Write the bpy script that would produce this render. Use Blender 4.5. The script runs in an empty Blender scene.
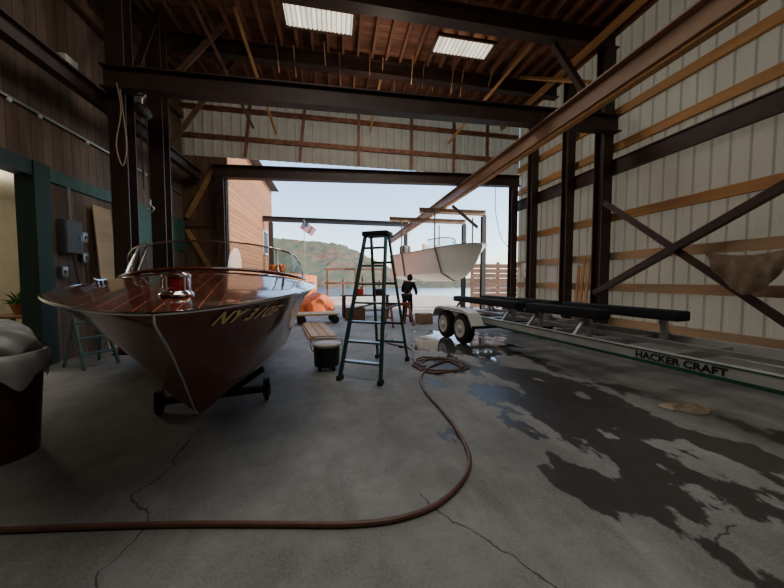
import bpy, bmesh, math, random
from mathutils import Vector, Matrix
random.seed(4)
S = bpy.context.scene; COL = S.collection
R = math.radians; PI = math.pi
V = Vector
# ------------------------------------------------------------------ camera
F = 300.0; AY = math.atan(57/300.0); AP = math.atan(14/300.0); H = 1.5
cam = bpy.data.cameras.new('camera'); co = bpy.data.objects.new('camera', cam); COL.objects.link(co)
cam.sensor_width = 36; cam.lens = 36*F/784; cam.clip_start = .05; cam.clip_end = 2000
co.location = (0,0,H); co.rotation_euler = (PI/2-AP, 0, -AY); S.camera = co
def ray(px, py):
    r = (px-392)/F; u = (294-py)/F
    return (V((math.sin(AY)*math.cos(AP), math.cos(AY)*math.cos(AP), -math.sin(AP)))
            + r*V((math.cos(AY), -math.sin(AY), 0))
            + u*V((math.sin(AY)*math.sin(AP), math.cos(AY)*math.sin(AP), math.cos(AP))))
def onz(px, py, z=0):
    d = ray(px, py); t = (z-H)/d.z
    return V((d.x*t, d.y*t, z))
# ------------------------------------------------------------------ materials
def mth(nt, op, a, b=None, c=None):
    n = nt.nodes.new('ShaderNodeMath'); n.operation = op
    for i, x in enumerate((a, b, c)):
        if x is None: continue
        if isinstance(x, (int, float)): n.inputs[i].default_value = x
        else: nt.links.new(x, n.inputs[i])
    return n.outputs[0]
def mixc(nt, f, a, b):
    n = nt.nodes.new('ShaderNodeMix'); n.data_type = 'RGBA'
    for idx, x in ((0, f), (6, a), (7, b)):
        if isinstance(x, (int, float)): n.inputs[idx].default_value = x
        elif isinstance(x, tuple): n.inputs[idx].default_value = (*x[:3], 1)
        else: nt.links.new(x, n.inputs[idx])
    return n.outputs[2]
def base(name):
    m = bpy.data.materials.new(name); m.use_nodes = True
    nt = m.node_tree
    return m, nt, nt.nodes['Principled BSDF']
def noise(nt, scale, stretch=(1,1,1), detail=4, coord='Object', rough=.5):
    tc = nt.nodes.new('ShaderNodeTexCoord'); mp = nt.nodes.new('ShaderNodeMapping')
    mp.inputs['Scale'].default_value = stretch
    nt.links.new(tc.outputs[coord], mp.inputs['Vector'])
    n = nt.nodes.new('ShaderNodeTexNoise'); n.inputs['Scale'].default_value = scale; n.inputs['Detail'].default_value = detail
    n.inputs['Roughness'].default_value = rough
    nt.links.new(mp.outputs[0], n.inputs['Vector'])
    return n.outputs[0]
def mat(name, col, rough=.5, metal=0, var=.25, scale=5, stretch=(1,1,1), bump=0, coat=0, groove=None, trans=0, emit=0, gw=.07, gdark=.35, spec=None, tcol=None):
    m, nt, b = base(name)
    nz = noise(nt, scale, stretch)
    lo = tuple(c*(1-var) for c in col); hi = tuple(min(1, c*(1+var)) for c in col)
    f = mth(nt, 'MULTIPLY_ADD', nz, 2.2, -.6)
    cn = nt.nodes.new('ShaderNodeClamp'); nt.links.new(f, cn.inputs[0])
    out = mixc(nt, cn.outputs[0], lo, hi)
    if groove:
        ax, sp = groove
        tc = nt.nodes.new('ShaderNodeTexCoord'); sx = nt.nodes.new('ShaderNodeSeparateXYZ')
        nt.links.new(tc.outputs['Object'], sx.inputs[0])
        dv = mth(nt,'DIVIDE',mth(nt,'ADD',sx.outputs['XYZ'.index(ax)],50.0), sp)
        g = mth(nt, 'LESS_THAN', mth(nt, 'FRACT', dv), gw)
        gc = tuple(min(1,c*gdark) for c in col)
        out = mixc(nt, g, out, gc)
        wn = nt.nodes.new('ShaderNodeTexWhiteNoise'); wn.noise_dimensions = '1D'
        nt.links.new(mth(nt,'FLOOR',dv), wn.inputs['W'])
        hv = nt.nodes.new('ShaderNodeHueSaturation')
        nt.links.new(mth(nt,'MULTIPLY_ADD',wn.outputs['Value'],.35,.82), hv.inputs['Value']); nt.links.new(out, hv.inputs['Color'])
        out = hv.outputs[0]
    nt.links.new(out, b.inputs['Base Color'])
    b.inputs['Roughness'].default_value = rough; b.inputs['Metallic'].default_value = metal
    if spec is not None: b.inputs['Specular IOR Level'].default_value = spec
    if coat: b.inputs['Coat Weight'].default_value = coat; b.inputs['Coat Roughness'].default_value = .06
    if emit:
        b.inputs['Emission Strength'].default_value = emit; nt.links.new(out, b.inputs['Emission Color'])
    if bump:
        bp = nt.nodes.new('ShaderNodeBump'); bp.inputs['Strength'].default_value = bump; bp.inputs['Distance'].default_value = .02
        nt.links.new(nz, bp.inputs['Height']); nt.links.new(bp.outputs[0], b.inputs['Normal'])
    if trans:
        tr = nt.nodes.new('ShaderNodeBsdfTranslucent')
        if tcol: tr.inputs['Color'].default_value = (*tcol,1)
        else: nt.links.new(out, tr.inputs['Color'])
        mx = nt.nodes.new('ShaderNodeMixShader'); mx.inputs[0].default_value = trans
        o = nt.nodes['Material Output']
        nt.links.new(b.outputs[0], mx.inputs[1]); nt.links.new(tr.outputs[0], mx.inputs[2]); nt.links.new(mx.outputs[0], o.inputs['Surface'])
    return m
def glass(name, col=(.86,.92,.92), gloss=.03):
    m, nt, b = base(name)
    nz = noise(nt, 3)
    tr = nt.nodes.new('ShaderNodeBsdfTransparent'); tr.inputs[0].default_value = (*col,1)
    gl = nt.nodes.new('ShaderNodeBsdfGlossy'); gl.inputs['Roughness'].default_value = .03
    mx = nt.nodes.new('ShaderNodeMixShader'); nt.links.new(mth(nt,'MULTIPLY_ADD',nz,gloss,gloss), mx.inputs[0])
    nt.links.new(tr.outputs[0], mx.inputs[1]); nt.links.new(gl.outputs[0], mx.inputs[2])
    nt.links.new(mx.outputs[0], nt.nodes['Material Output'].inputs['Surface'])
    return m
M = {}
M['steel'] = mat('brown_painted_steel', (.045,.023,.016), .55, 0, .35, 3, bump=.1)
M['steel_dark'] = mat('dark_steel', (.02,.016,.015), .55, 0, .3, 4)
M['runway'] = mat('rusty_tan_steel', (.22,.13,.075), .6, 0, .4, 3, (1,.2,1), bump=.1)
M['siding'] = mat('brown_grooved_siding', (.15,.098,.07), .75, 0, .3, 6, (1,1,.15), .2, groove=('Y',.2))
M['siding_x'] = mat('brown_timber_cladding', (.17,.095,.055), .75, 0, .35, 6, (1,1,.15), .2, groove=('X',.2))
M['metal_wall'] = mat('grey_beige_metal_sheet', (.20,.198,.168), .55, 0, .28, 1.5, (1,1,.3), trans=.07, tcol=(.38,.35,.27))
M['gable'] = mat('aged_cream_metal_sheet', (.24,.213,.152), .6, 0, .22, 2, trans=.22, tcol=(.46,.39,.26))
M['lumber'] = mat('yellow_lumber', (.48,.25,.09), .7, 0, .25, 5, (1,.12,1), .1)
M['lumber_pale'] = mat('pale_lumber', (.48,.32,.17), .7, 0, .2, 5, (1,.15,1))
M['lumber_dark'] = mat('dark_lumber', (.14,.07,.04), .75, 0, .35, 5, (.3,1,1))
M['rust'] = mat('rust_brown_timber', (.25,.105,.058), .75, 0, .4, 5, (1,.2,1))
M['roof'] = mat('reddish_roof_boards', (.25,.105,.06), .8, 0, .5, 4, (.2,1,1), .2, groove=('Y',.22))
M['green'] = mat('dark_green_paint', (.012,.038,.03), .5, 0, .25)
M['green_band'] = mat('muted_green_paint', (.035,.10,.07), .6, 0, .25)
M['cream'] = mat('cream_plaster', (.62,.57,.44), .8, 0, .08)
M['mahogany'] = mat('varnished_mahogany', (.150,.034,.014), .25, 0, .35, 6, (1,.12,1), coat=.55, spec=.35)
M['deck'] = mat('planked_mahogany_deck', (.115,.03,.014), .2, 0, .35, 7, (1,.12,1), coat=.9, groove=('X',.105), gw=.085, gdark=5.0)
M['hull_bottom'] = mat('brown_bottom_paint', (.125,.031,.015), .4, 0, .3, 4, coat=.3, spec=.3)
M['chrome'] = mat('chrome', (.75,.75,.76), .12, 1, .05)
M['gold'] = mat('pale_gold_leaf', (.95,.70,.28), .5, 0, .08)
M['black'] = mat('black_plastic', (.012,.012,.013), .5, 0, .3)
M['rubber'] = mat('black_rubber', (.016,.016,.016), .8, 0, .3, 20, bump=.2)
M['white'] = mat('cream_white_gelcoat', (.93,.88,.76), .3, 0, .04, 2, coat=.4)
M['white_paint'] = mat('white_paint', (.66,.66,.60), .45, 0, .1)
M['rail_grey'] = mat('grey_silver_paint', (.47,.48,.45), .4, .2, .12)
M['trailer_green'] = mat('trailer_green_paint', (.015,.09,.055), .4, 0, .25)
M['galv'] = mat('galvanised_steel', (.42,.43,.42), .4, .7, .15, 8)
M['carpet'] = mat('black_carpet', (.012,.012,.014), .95, 0, .4, 60, bump=.4)
M['teal'] = mat('teal_fibreglass', (.012,.070,.058), .45, 0, .2)
M['alu'] = mat('dull_aluminium', (.26,.28,.27), .4, .8, .1)
M['red_glass'] = mat('red_lens', (.42,.02,.02), .12, 0, .2, coat=1)
M['hose'] = mat('brown_rubber_hose', (.135,.06,.04), .5, 0, .25, 12)
M['maroon'] = mat('dark_maroon_plastic', (.085,.018,.026), .45, 0, .25)
M['bag'] = mat('whitish_bin_liner', (.50,.50,.48), .35, 0, .2, 7, bump=.5, trans=.25)
M['glass'] = glass('tinted_glass', (.66,.72,.72), .05)
M['bluegreen'] = mat('grey_blue_paint', (.07,.15,.15), .5, 0, .2)
M['greybox'] = mat('dark_grey_enamel', (.085,.085,.085), .5, 0, .15)
M['cable'] = mat('cable_sheath', (.02,.02,.02), .6)
M['canvas'] = mat('brown_olive_canvas', (.22,.165,.095), .9, 0, .3, 6, bump=.3)
M['card'] = mat('tan_cardboard', (.30,.21,.12), .85, 0, .15, 6)
M['rag'] = mat('tan_cloth', (.42,.33,.22), .9, 0, .25, 9, bump=.4)
M['paper'] = mat('white_paper', (.75,.74,.70), .7, 0, .05)
M['skin'] = mat('skin', (.40,.22,.15), .6, 0, .08)
M['navy'] = mat('charcoal_fabric', (.022,.024,.032), 1, 0, .35, 20, spec=0)
M['trouser'] = mat('dark_grey_fabric', (.03,.03,.032), 1, 0, .3, 20, spec=0)
M['boots'] = mat('brown_leather', (.06,.035,.02), .6)
M['hair'] = mat('dark_brown_hair', (.03,.02,.013), .9, 0, .4, 40, spec=.1)
M['red'] = mat('red_plastic', (.45,.03,.015), .4, 0, .15)
M['orange'] = mat('rusty_orange_paint', (.30,.075,.03), .6, 0, .25)
M['tarp'] = mat('orange_red_tarp', (.52,.11,.025), .6, 0, .3, 4, bump=.2)
M['cedar'] = mat('brown_plank_siding', (.27,.115,.048), .8, 0, .35, 7, (1,1,2), .3, groove=('Z',.22), gdark=.3, gw=.12)
M['orange_planks'] = mat('orange_stained_planks', (.55,.17,.04), .75, 0, .3, 7, (1,1,2), groove=('Z',.2), gdark=.4)
M['shingle'] = mat('grey_roof_shingles', (.13,.12,.115), .9, 0, .3, 8)
M['dock'] = mat('weathered_planks', (.40,.34,.27), .85, 0, .25, 5, (.2,1,1), groove=('Y',.15))
M['leaf'] = mat('orange_leaves', (.40,.12,.02), .7, 0, .55, 3, trans=.3)
M['leaf_green'] = mat('green_leaves', (.06,.16,.04), .6, 0, .4, 6, trans=.2)
M['terracotta'] = mat('terracotta', (.35,.14,.08), .8)
M['bark'] = mat('bark', (.12,.08,.055), .9, 0, .3, 10)
M['skylight'] = mat('glowing_corrugated_fibreglass', (.90,.84,.68), .5, 0, .12, 3, groove=('X',.12), gw=.3, gdark=.42, emit=1.3)  # own emission stands in for daylight through the panels
M['vinyl'] = mat('cream_vinyl', (.45,.36,.25), .5, 0, .12)
def floor_mat():
    m, nt, b = base('stained_wet_concrete')
    tc = nt.nodes.new('ShaderNodeTexCoord'); sx = nt.nodes.new('ShaderNodeSeparateXYZ'); nt.links.new(tc.outputs['Object'], sx.inputs[0])
    n1 = noise(nt, .7, detail=9, rough=.68); n2 = noise(nt, 5, detail=9, rough=.68); n3 = noise(nt, 1.9, (1.2,.7,1), detail=10, rough=.6); n4 = noise(nt, 60, detail=3, rough=.7); n5 = noise(nt, 2.2, (1,.35,1), detail=8, rough=.65)
    def cl01(x):
        k = nt.nodes.new('ShaderNodeClamp'); nt.links.new(x, k.inputs[0]); return k.outputs[0]
    c = mixc(nt, cl01(mth(nt,'MULTIPLY_ADD',n1,3.4,-1.2)), (.145,.142,.128), (.37,.368,.345))
    c = mixc(nt, cl01(mth(nt,'MULTIPLY_ADD',n5,3.8,-1.9)), c, (.11,.102,.086))
    c = mixc(nt, mth(nt,'MULTIPLY',cl01(mth(nt,'MULTIPLY_ADD',n2,3,-1)),.5), c, (.15,.145,.13))
    c = mixc(nt, mth(nt,'MULTIPLY',cl01(mth(nt,'MULTIPLY_ADD',n4,3,-1.2)),.35), c, (.43,.425,.40))
    def ell(cx, cy, rx, ry, rot=0, amp=5.0):
        x = mth(nt,'SUBTRACT',sx.outputs[0],cx); y = mth(nt,'SUBTRACT',sx.outputs[1],cy)
        ca, sa = math.cos(rot), math.sin(rot)
        xr = mth(nt,'ADD',mth(nt,'MULTIPLY',x,ca),mth(nt,'MULTIPLY',y,sa)); yr = mth(nt,'SUBTRACT',mth(nt,'MULTIPLY',y,ca),mth(nt,'MULTIPLY',x,sa))
        d = mth(nt,'SQRT',mth(nt,'ADD',mth(nt,'POWER',mth(nt,'ABSOLUTE',mth(nt,'DIVIDE',xr,rx)),2),mth(nt,'POWER',mth(nt,'ABSOLUTE',mth(nt,'DIVIDE',yr,ry)),2)))
        d = mth(nt,'ADD',d,mth(nt,'MULTIPLY',mth(nt,'SUBTRACT',n3,.5),amp))
        mr = nt.nodes.new('ShaderNodeMapRange'); mr.interpolation_type = 'SMOOTHSTEP'; nt.links.new(d, mr.inputs[0])
        mr.inputs[1].default_value = 1.04; mr.inputs[2].default_value = .84; mr.inputs[3].default_value = 0; mr.inputs[4].default_value = 1
        return mr.outputs[0]
    damp = mth(nt,'MAXIMUM', ell(2.75,3.5,.9,2.2,.15,7.0), ell(2.4,1.8,.7,.5,0,6.5))
    pool = ell(2.95,6.7,1.3,1.5,0,3.5)
    w = mth(nt,'MAXIMUM', damp, pool)
    c = mixc(nt, mth(nt,'MULTIPLY',w,.86), c, (.024,.022,.019))
    nzc = nt.nodes.new('ShaderNodeTexNoise'); nzc.inputs['Scale'].default_value = 3.0; nzc.inputs['Detail'].default_value = 7
    nt.links.new(tc.outputs['Object'], nzc.inputs['Vector'])
    vm = nt.nodes.new('ShaderNodeVectorMath'); vm.operation = 'MULTIPLY_ADD'
    nt.links.new(nzc.outputs['Color'], vm.inputs[0]); vm.inputs[1].default_value = (.24,.24,0); nt.links.new(tc.outputs['Object'], vm.inputs[2])
    ws_ = nt.nodes.new('ShaderNodeSeparateXYZ'); nt.links.new(vm.outputs[0], ws_.inputs[0])
    def seg(ax, ay, bx, by):
        ax += .12; bx += .12; ay += .12; by += .12
        dx, dy = bx-ax, by-ay; L2 = dx*dx+dy*dy
        px_ = mth(nt,'SUBTRACT',ws_.outputs[0],ax); py_ = mth(nt,'SUBTRACT',ws_.outputs[1],ay)
        h = mth(nt,'DIVIDE',mth(nt,'ADD',mth(nt,'MULTIPLY',px_,dx),mth(nt,'MULTIPLY',py_,dy)),L2)
        h = cl01(h)
        ex = mth(nt,'SUBTRACT',px_,mth(nt,'MULTIPLY',h,dx)); ey = mth(nt,'SUBTRACT',py_,mth(nt,'MULTIPLY',h,dy))
        return mth(nt,'SQRT',mth(nt,'ADD',mth(nt,'MULTIPLY',ex,ex),mth(nt,'MULTIPLY',ey,ey)))
    dmin = None
    for poly in (((-1.4,3.4),(-1.30,2.7),(-1.42,2.35),(-1.15,2.05),(-1.2,1.7),(-1.0,1.3)), ((.55,1.95),(.9,1.5),(1.1,1.1)), ((2.4,1.35),(2.0,1.2))):
        for (a, b_) in zip(poly, poly[1:]):
            d_ = seg(a[0],a[1],b_[0],b_[1]); dmin = d_ if dmin is None else mth(nt,'MINIMUM',dmin,d_)
    ck = mth(nt,'LESS_THAN', dmin, mth(nt,'MULTIPLY_ADD',n2,.012,.0004))
    c = mixc(nt, mth(nt,'MULTIPLY',ck,.75), c, (.03,.028,.025))
    nt.links.new(c, b.inputs['Base Color'])
    rg = mth(nt,'MULTIPLY_ADD', damp, -.44, .80)
    rg = mth(nt,'MULTIPLY_ADD', pool, mth(nt,'SUBTRACT',.06,rg), rg)
    nt.links.new(rg, b.inputs['Roughness'])
    bp = nt.nodes.new('ShaderNodeBump'); bp.inputs['Strength'].default_value = .30; bp.inputs['Distance'].default_value = .012
    nt.links.new(mth(nt,'MULTIPLY',mth(nt,'ADD',n2,mth(nt,'MULTIPLY',n4,.5)),mth(nt,'SUBTRACT',1.0,pool)), bp.inputs['Height']); nt.links.new(bp.outputs[0], b.inputs['Normal'])
    return m
M['floor'] = floor_mat()
def hill_mat():
    m, nt, b = base('hazed_green_and_rust_forest')
    n1 = noise(nt, .38, detail=8, rough=.68); n2 = noise(nt, .07, detail=5)
    cl = nt.nodes.new('ShaderNodeClamp'); nt.links.new(mth(nt,'MULTIPLY_ADD',n1,4.2,-1.7), cl.inputs[0])
    c2 = nt.nodes.new('ShaderNodeClamp'); nt.links.new(mth(nt,'MULTIPLY_ADD',n2,3.4,-1.1), c2.inputs[0])
    c = mixc(nt, cl.outputs[0], (.030,.045,.016), (.19,.066,.017)); c = mixc(nt, mth(nt,'MULTIPLY',c2.outputs[0],.55), c, (.055,.085,.028))
    c = mixc(nt, .16, c, (.22,.26,.32))  # pale blue distance haze mixed into the forest colour
    nt.links.new(c, b.inputs['Base Color']); b.inputs['Roughness'].default_value = 1; b.inputs['Specular IOR Level'].default_value = 0
    return m
M['hill'] = hill_mat()
def water_mat():
    m, nt, b = base('lake_water')
    n = noise(nt, 1.2, (.5,1,1)); bp = nt.nodes.new('ShaderNodeBump'); bp.inputs['Strength'].default_value = .3
    nt.links.new(n, bp.inputs['Height']); nt.links.new(bp.outputs[0], b.inputs['Normal'])
    b.inputs['Base Color'].default_value = (.06,.12,.19,1); b.inputs['Roughness'].default_value = .15
    return m
M['water'] = water_mat()
FW, FH = .95, .56
def flag_mat():
    m, nt, b = base('striped_flag')
    tc = nt.nodes.new('ShaderNodeTexCoord'); sx = nt.nodes.new('ShaderNodeSeparateXYZ'); nt.links.new(tc.outputs['Object'], sx.inputs[0])
    x = sx.outputs[0]; z = mth(nt,'MULTIPLY',sx.outputs[2],-1.0)
    st = mth(nt,'LESS_THAN', mth(nt,'MODULO',mth(nt,'FLOOR',mth(nt,'DIVIDE',z,FH/13)),2.0), .5)
    c = mixc(nt, st, (.45,.45,.45), (.30,.002,.006))
    can = mth(nt,'MULTIPLY', mth(nt,'LESS_THAN',x,FW*.41), mth(nt,'LESS_THAN',z,FH*7/13))
    fx = mth(nt,'SUBTRACT',mth(nt,'FRACT',mth(nt,'DIVIDE',x,FW*.41/6)),.5); fz = mth(nt,'SUBTRACT',mth(nt,'FRACT',mth(nt,'DIVIDE',z,FH*7/65)),.5)
    sd = mth(nt,'LESS_THAN', mth(nt,'ADD',mth(nt,'MULTIPLY',fx,fx),mth(nt,'MULTIPLY',fz,fz)), .05)
    c = mixc(nt, can, c, mixc(nt, sd, (.004,.010,.08), (.45,.45,.45)))
    nt.links.new(c, b.inputs['Base Color']); b.inputs['Roughness'].default_value = .9
    return m
M['flag'] = flag_mat()
# ------------------------------------------------------------------ geometry helpers
def nb(): return bmesh.new()
def obj(name, bm, m, parent=None, angle=35, loc=None, label=None):
    bmesh.ops.recalc_face_normals(bm, faces=bm.faces)
    me = bpy.data.meshes.new(name); bm.to_mesh(me); bm.free()
    for p in me.polygons: p.use_smooth = True
    me.set_sharp_from_angle(angle=R(angle))
    me.materials.append(m if not isinstance(m, str) else M[m])
    o = bpy.data.objects.new(name, me); COL.objects.link(o)
    if parent: o.parent = parent
    if loc: o.location = loc
    if label: o['label'] = label
    return o
def tag(o, label, cat, group=None, kind=None):
    o['label'] = label; o['category'] = cat
    if group: o['group'] = group
    if kind: o['kind'] = kind
    return o
def thing(name, label, cat, loc=(0,0,0), rz=0, group=None):
    o = bpy.data.objects.new(name, None); COL.objects.link(o); o.empty_display_size = .1
    o.location = loc; o.rotation_euler = (0,0,rz)
    return tag(o, label, cat, group)
def struct(o): o['kind'] = 'structure'; return o
def dup(root, loc, rz, label, group=None):
    r = root.copy(); COL.objects.link(r); r.location = loc; r.rotation_euler = (0,0,rz); r['label'] = label
    if group: r['group'] = group
    for ch in list(root.children):
        c = ch.copy(); COL.objects.link(c); c.parent = r
        for g in list(ch.children):
            d = g.copy(); COL.objects.link(d); d.parent = c
    return r
def prism(bm, prof, p0, p1, up=V((0,0,1))):
    p0 = V(p0); p1 = V(p1); d = (p1-p0).normalized(); up = V(up)
    if abs(d.dot(up)) > .98: up = V((0,1,0))
    s = d.cross(up).normalized(); u = s.cross(d)
    a = [bm.verts.new(p0+s*x+u*y) for x, y in prof]; b = [bm.verts.new(p1+s*x+u*y) for x, y in prof]
    n = len(prof)
    for i in range(n): bm.faces.new((a[i], a[(i+1)%n], b[(i+1)%n], b[i]))
    bm.faces.new(a[::-1]); bm.faces.new(b)
def bar(bm, p0, p1, w, h, up=(0,0,1)):
    prism(bm, [(-w/2,-h/2),(w/2,-h/2),(w/2,h/2),(-w/2,h/2)], p0, p1, up)
def ibeam(bm, p0, p1, w, h, up=(0,0,1), tf=.03, tw=.025):
    a, b, c = w/2, h/2, tw/2
    prism(bm, [(-a,-b),(a,-b),(a,-b+tf),(c,-b+tf),(c,b-tf),(a,b-tf),(a,b),(-a,b),(-a,b-tf),(-c,b-tf),(-c,-b+tf),(-a,-b+tf)], p0, p1, up)
def box(bm, x0, x1, y0, y1, z0, z1, bev=0):
    vs = [bm.verts.new((x,y,z)) for x in (x0,x1) for y in (y0,y1) for z in (z0,z1)]
    fs = [(0,1,3,2),(4,6,7,5),(0,4,5,1),(2,3,7,6),(0,2,6,4),(1,5,7,3)]
    faces = [bm.faces.new([vs[i] for i in f]) for f in fs]
    if bev:
        es = list({e for f in faces for e in f.edges})
        bmesh.ops.bevel(bm, geom=es, offset=bev, segments=2, affect='EDGES', profile=.5)
def lathe(bm, prof, n=24, c=(0,0,0), mat4=None):
    c = V(c); rings = []
    for r, z in prof:
        ring = []
        for i in range(n):
            p = V((r*math.cos(2*PI*i/n), r*math.sin(2*PI*i/n), z))
            if mat4: p = mat4 @ p
            ring.append(bm.verts.new(p+c))
        rings.append(ring)
    for a, b in zip(rings, rings[1:]):
        for i in range(n): bm.faces.new((a[i], a[(i+1)%n], b[(i+1)%n], b[i]))
    bm.faces.new(rings[0][::-1]); bm.faces.new(rings[-1])
def catmull(pts, n=8):
    pts = [V(p) for p in pts]; out = []
    L = len(pts)
    for i in range(L-1):
        p0 = pts[max(i-1,0)]; p1 = pts[i]; p2 = pts[i+1]; p3 = pts[min(i+2,L-1)]
        for k in range(n):
            t = k/n
            out.append(.5*((2*p1)+(p2-p0)*t+(2*p0-5*p1+4*p2-p3)*t*t+(3*p1-p0-3*p2+p3)*t**3))
    out.append(pts[-1]); return out
def tube(bm, pts, r, seg=8):
    pts = [V(p) for p in pts]; rings = []; prev = None
    for i, p in enumerate(pts):
        d = (pts[min(i+1,len(pts)-1)]-pts[max(i-1,0)]).normalized()
        if prev is None:
            ref = V((0,0,1)) if abs(d.z) < .9 else V((1,0,0))
            s = d.cross(ref).normalized()
        else:
            s = (prev-d*prev.dot(d)); s = s.normalized() if s.length > 1e-6 else d.orthogonal().normalized()
        prev = s; u = d.cross(s)
        rr = r[i] if isinstance(r, (list,tuple)) else r
        rings.append([bm.verts.new(p+(s*math.cos(2*PI*k/seg)+u*math.sin(2*PI*k/seg))*rr) for k in range(seg)])
    for a, b in zip(rings, rings[1:]):
        for k in range(seg): bm.faces.new((a[k], a[(k+1)%seg], b[(k+1)%seg], b[k]))
    bm.faces.new(rings[0][::-1]); bm.faces.new(rings[-1])
def sphere(bm, c, r, sc=(1,1,1), u=14, v=8):
    mt = Matrix.Translation(V(c)) @ Matrix.Diagonal((*[r*s for s in sc],1))
    bmesh.ops.create_uvsphere(bm, u_segments=u, v_segments=v, radius=1, matrix=mt)
def grid_mesh(bm, rows):
    vs = [[bm.verts.new(p) for p in row] for row in rows]
    for a, b in zip(vs, vs[1:]):
        for i in range(len(a)-1): bm.faces.new((a[i], a[i+1], b[i+1], b[i]))
    return vs
def tab(t):
    xs = [a for a, _ in t]; ys = [b for _, b in t]
    ms = []
    for i in range(len(xs)):
        if i == 0: ms.append((ys[1]-ys[0])/(xs[1]-xs[0]))
        elif i == len(xs)-1: ms.append((ys[-1]-ys[-2])/(xs[-1]-xs[-2]))
        else:
            a = (ys[i]-ys[i-1])/(xs[i]-xs[i-1]); b = (ys[i+1]-ys[i])/(xs[i+1]-xs[i])
            ms.append(0 if a*b <= 0 else 2*a*b/(a+b))
    def f(x):
        if x <= xs[0]: return ys[0]
        if x >= xs[-1]: return ys[-1]
        for i in range(len(xs)-1):
            if x <= xs[i+1]:
                h = xs[i+1]-xs[i]; t = (x-xs[i])/h
                return ((2*t**3-3*t*t+1)*ys[i]+(t**3-2*t*t+t)*h*ms[i]+(-2*t**3+3*t*t)*ys[i+1]+(t**3-t*t)*h*ms[i+1])
    return f
def text_geo(body, size, bold=.0, space=1.0):
    cu = bpy.data.curves.new('lettering','FONT'); cu.body = body; cu.size = size; cu.offset = bold; cu.resolution_u = 4; cu.space_character = space
    o = bpy.data.objects.new('lettering', cu); COL.objects.link(o)
    bpy.context.view_layer.update()
    dg = bpy.context.evaluated_depsgraph_get(); me = bpy.data.meshes.new_from_object(o.evaluated_get(dg))
    vs = [v.co.copy() for v in me.vertices]; fs = [tuple(p.vertices) for p in me.polygons]
    bpy.data.objects.remove(o); bpy.data.curves.remove(cu); bpy.data.meshes.remove(me)
    return vs, fs
def mapped_text(body, size, fn, bold=0, space=1.0):
    vs, fs = text_geo(body, size, bold, space); bm = nb()
    bv = [bm.verts.new(fn(v.x, v.y)) for v in vs]
    for f in fs:
        try: bm.faces.new([bv[i] for i in f])
        except ValueError: pass
    return bm
# ------------------------------------------------------------------ the setting
XL, XR, YR, ZR = -5.0, 7.5, 11.4, 8.2
bm = nb(); box(bm, -8.6, 7.8, -5, 14.5, -.25, 0); struct(obj('floor', bm, 'floor'))
bm = nb()
box(bm, XL-.15, XL, -5, 2.6, 0, ZR); box(bm, XL-.15, XL, 2.6, 6.2, 3.3, ZR); box(bm, XL-.15, XL, 6.2, YR+.1, 0, ZR)
struct(obj('wall_left', bm, 'siding'))
bm = nb(); box(bm, XL-.15, XR+.1, -5.15, -5, 0, ZR); struct(obj('front_daylight_block', bm, 'siding'))  # unseen wall added behind the camera to keep front daylight out
bm = nb()
box(bm, XL-.2, XL+.06, 2.4, 2.62, 0, 3.5); box(bm, XL-.2, XL+.08, 6.12, 6.42, 0, 3.5); box(bm, XL-.2, XL+.06, 2.62, 6.12, 3.25, 3.5)
struct(obj('trim_1', bm, 'green'))
bm = nb(); box(bm, XL, XL+.04, 6.42, YR, 3.25, 3.48); struct(obj('trim_2', bm, 'green_band'))
bm = nb(); box(bm, XL, XL+.04, 8.2, YR, 2.45, 3.25); struct(obj('trim_3', bm, 'green_band'))
bm = nb(); box(bm, -8.6, -8.45, 2, YR, 0, 3.6); box(bm, -8.45, XL-.15, 10.2, 10.35, 0, 3.6); box(bm, -8.6, XL-.15, 2, YR, 3.6, 3.7); box(bm,-8.45,XL-.15,2,2.15,0,3.6)
struct(obj('wall_side_room', bm, 'cream'))
def corr_y(bm, x, y0, y1, z0, z1, pitch=.3, d=.026):
    prof = []; y = y0
    while y < y1:
        for f, dx in ((0,0),(.62,0),(.72,d),(.90,d)): prof.append((min(y+f*pitch, y1), dx))
        y += pitch
    grid_mesh(bm, [[(x+dx, yy, z) for yy, dx in prof] for z in (z0, z1)])
def corr_x(bm, y, x0, x1, z0, z1, pitch=.3, d=.026):
    prof = []; x = x0
    while x < x1:
        for f, dy in ((0,0),(.62,0),(.72,d),(.90,d)): prof.append((min(x+f*pitch, x1), dy))
        x += pitch
    grid_mesh(bm, [[(xx, y+dy, z) for xx, dy in prof] for z in (z0, z1)])
bm = nb(); corr_y(bm, XR, -5, YR, 0, ZR); wr = struct(obj('wall_right', bm, 'metal_wall', angle=10))
for i, z in enumerate((.35,1.3,2.14,3.2,5.05,5.95,7.0)):
    b2 = nb(); bar(b2, (XR-.05,-4.95,z), (XR-.05,YR-.05,z), .1, .21 if i else .25)
    obj('girt', b2, 'lumber_pale' if z < 3 else 'lumber', wr)
bm = nb(); corr_x(bm, YR, XL-.15, XR, 5.7, ZR); wrear = struct(obj('wall_rear', bm, 'gable', angle=10))
bm = nb(); box(bm, XL, -3.62, YR, YR+.1, 0, 5.7); wrl = struct(obj('wall_rear_left', bm, 'siding_x'))
b2 = nb(); bar(b2, (XL+.1,YR-.06,3.6), (-3.95,YR-.06,5.4), .14, .06, (0,1,0)); obj('diagonal_brace', b2, 'lumber', wrl)
b2 = nb(); bar(b2, (XL+.1,YR-.06,3.2), (-3.95,YR-.06,1.4), .14, .06, (0,1,0)); obj('diagonal_brace', b2, 'lumber', wrl)
b2 = nb(); bar(b2, (XL+.02,YR-.04,3.4), (-3.65,YR-.04,3.4), .16, .07, (0,1,0)); obj('girt', b2, 'lumber_dark', wrl)
for z in (6.35, 7.3):
    b2 = nb(); bar(b2, (XL,YR-.04,z), (XR-.1,YR-.04,z), .07, .16); obj('girt', b2, 'rust', wrear)
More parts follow.
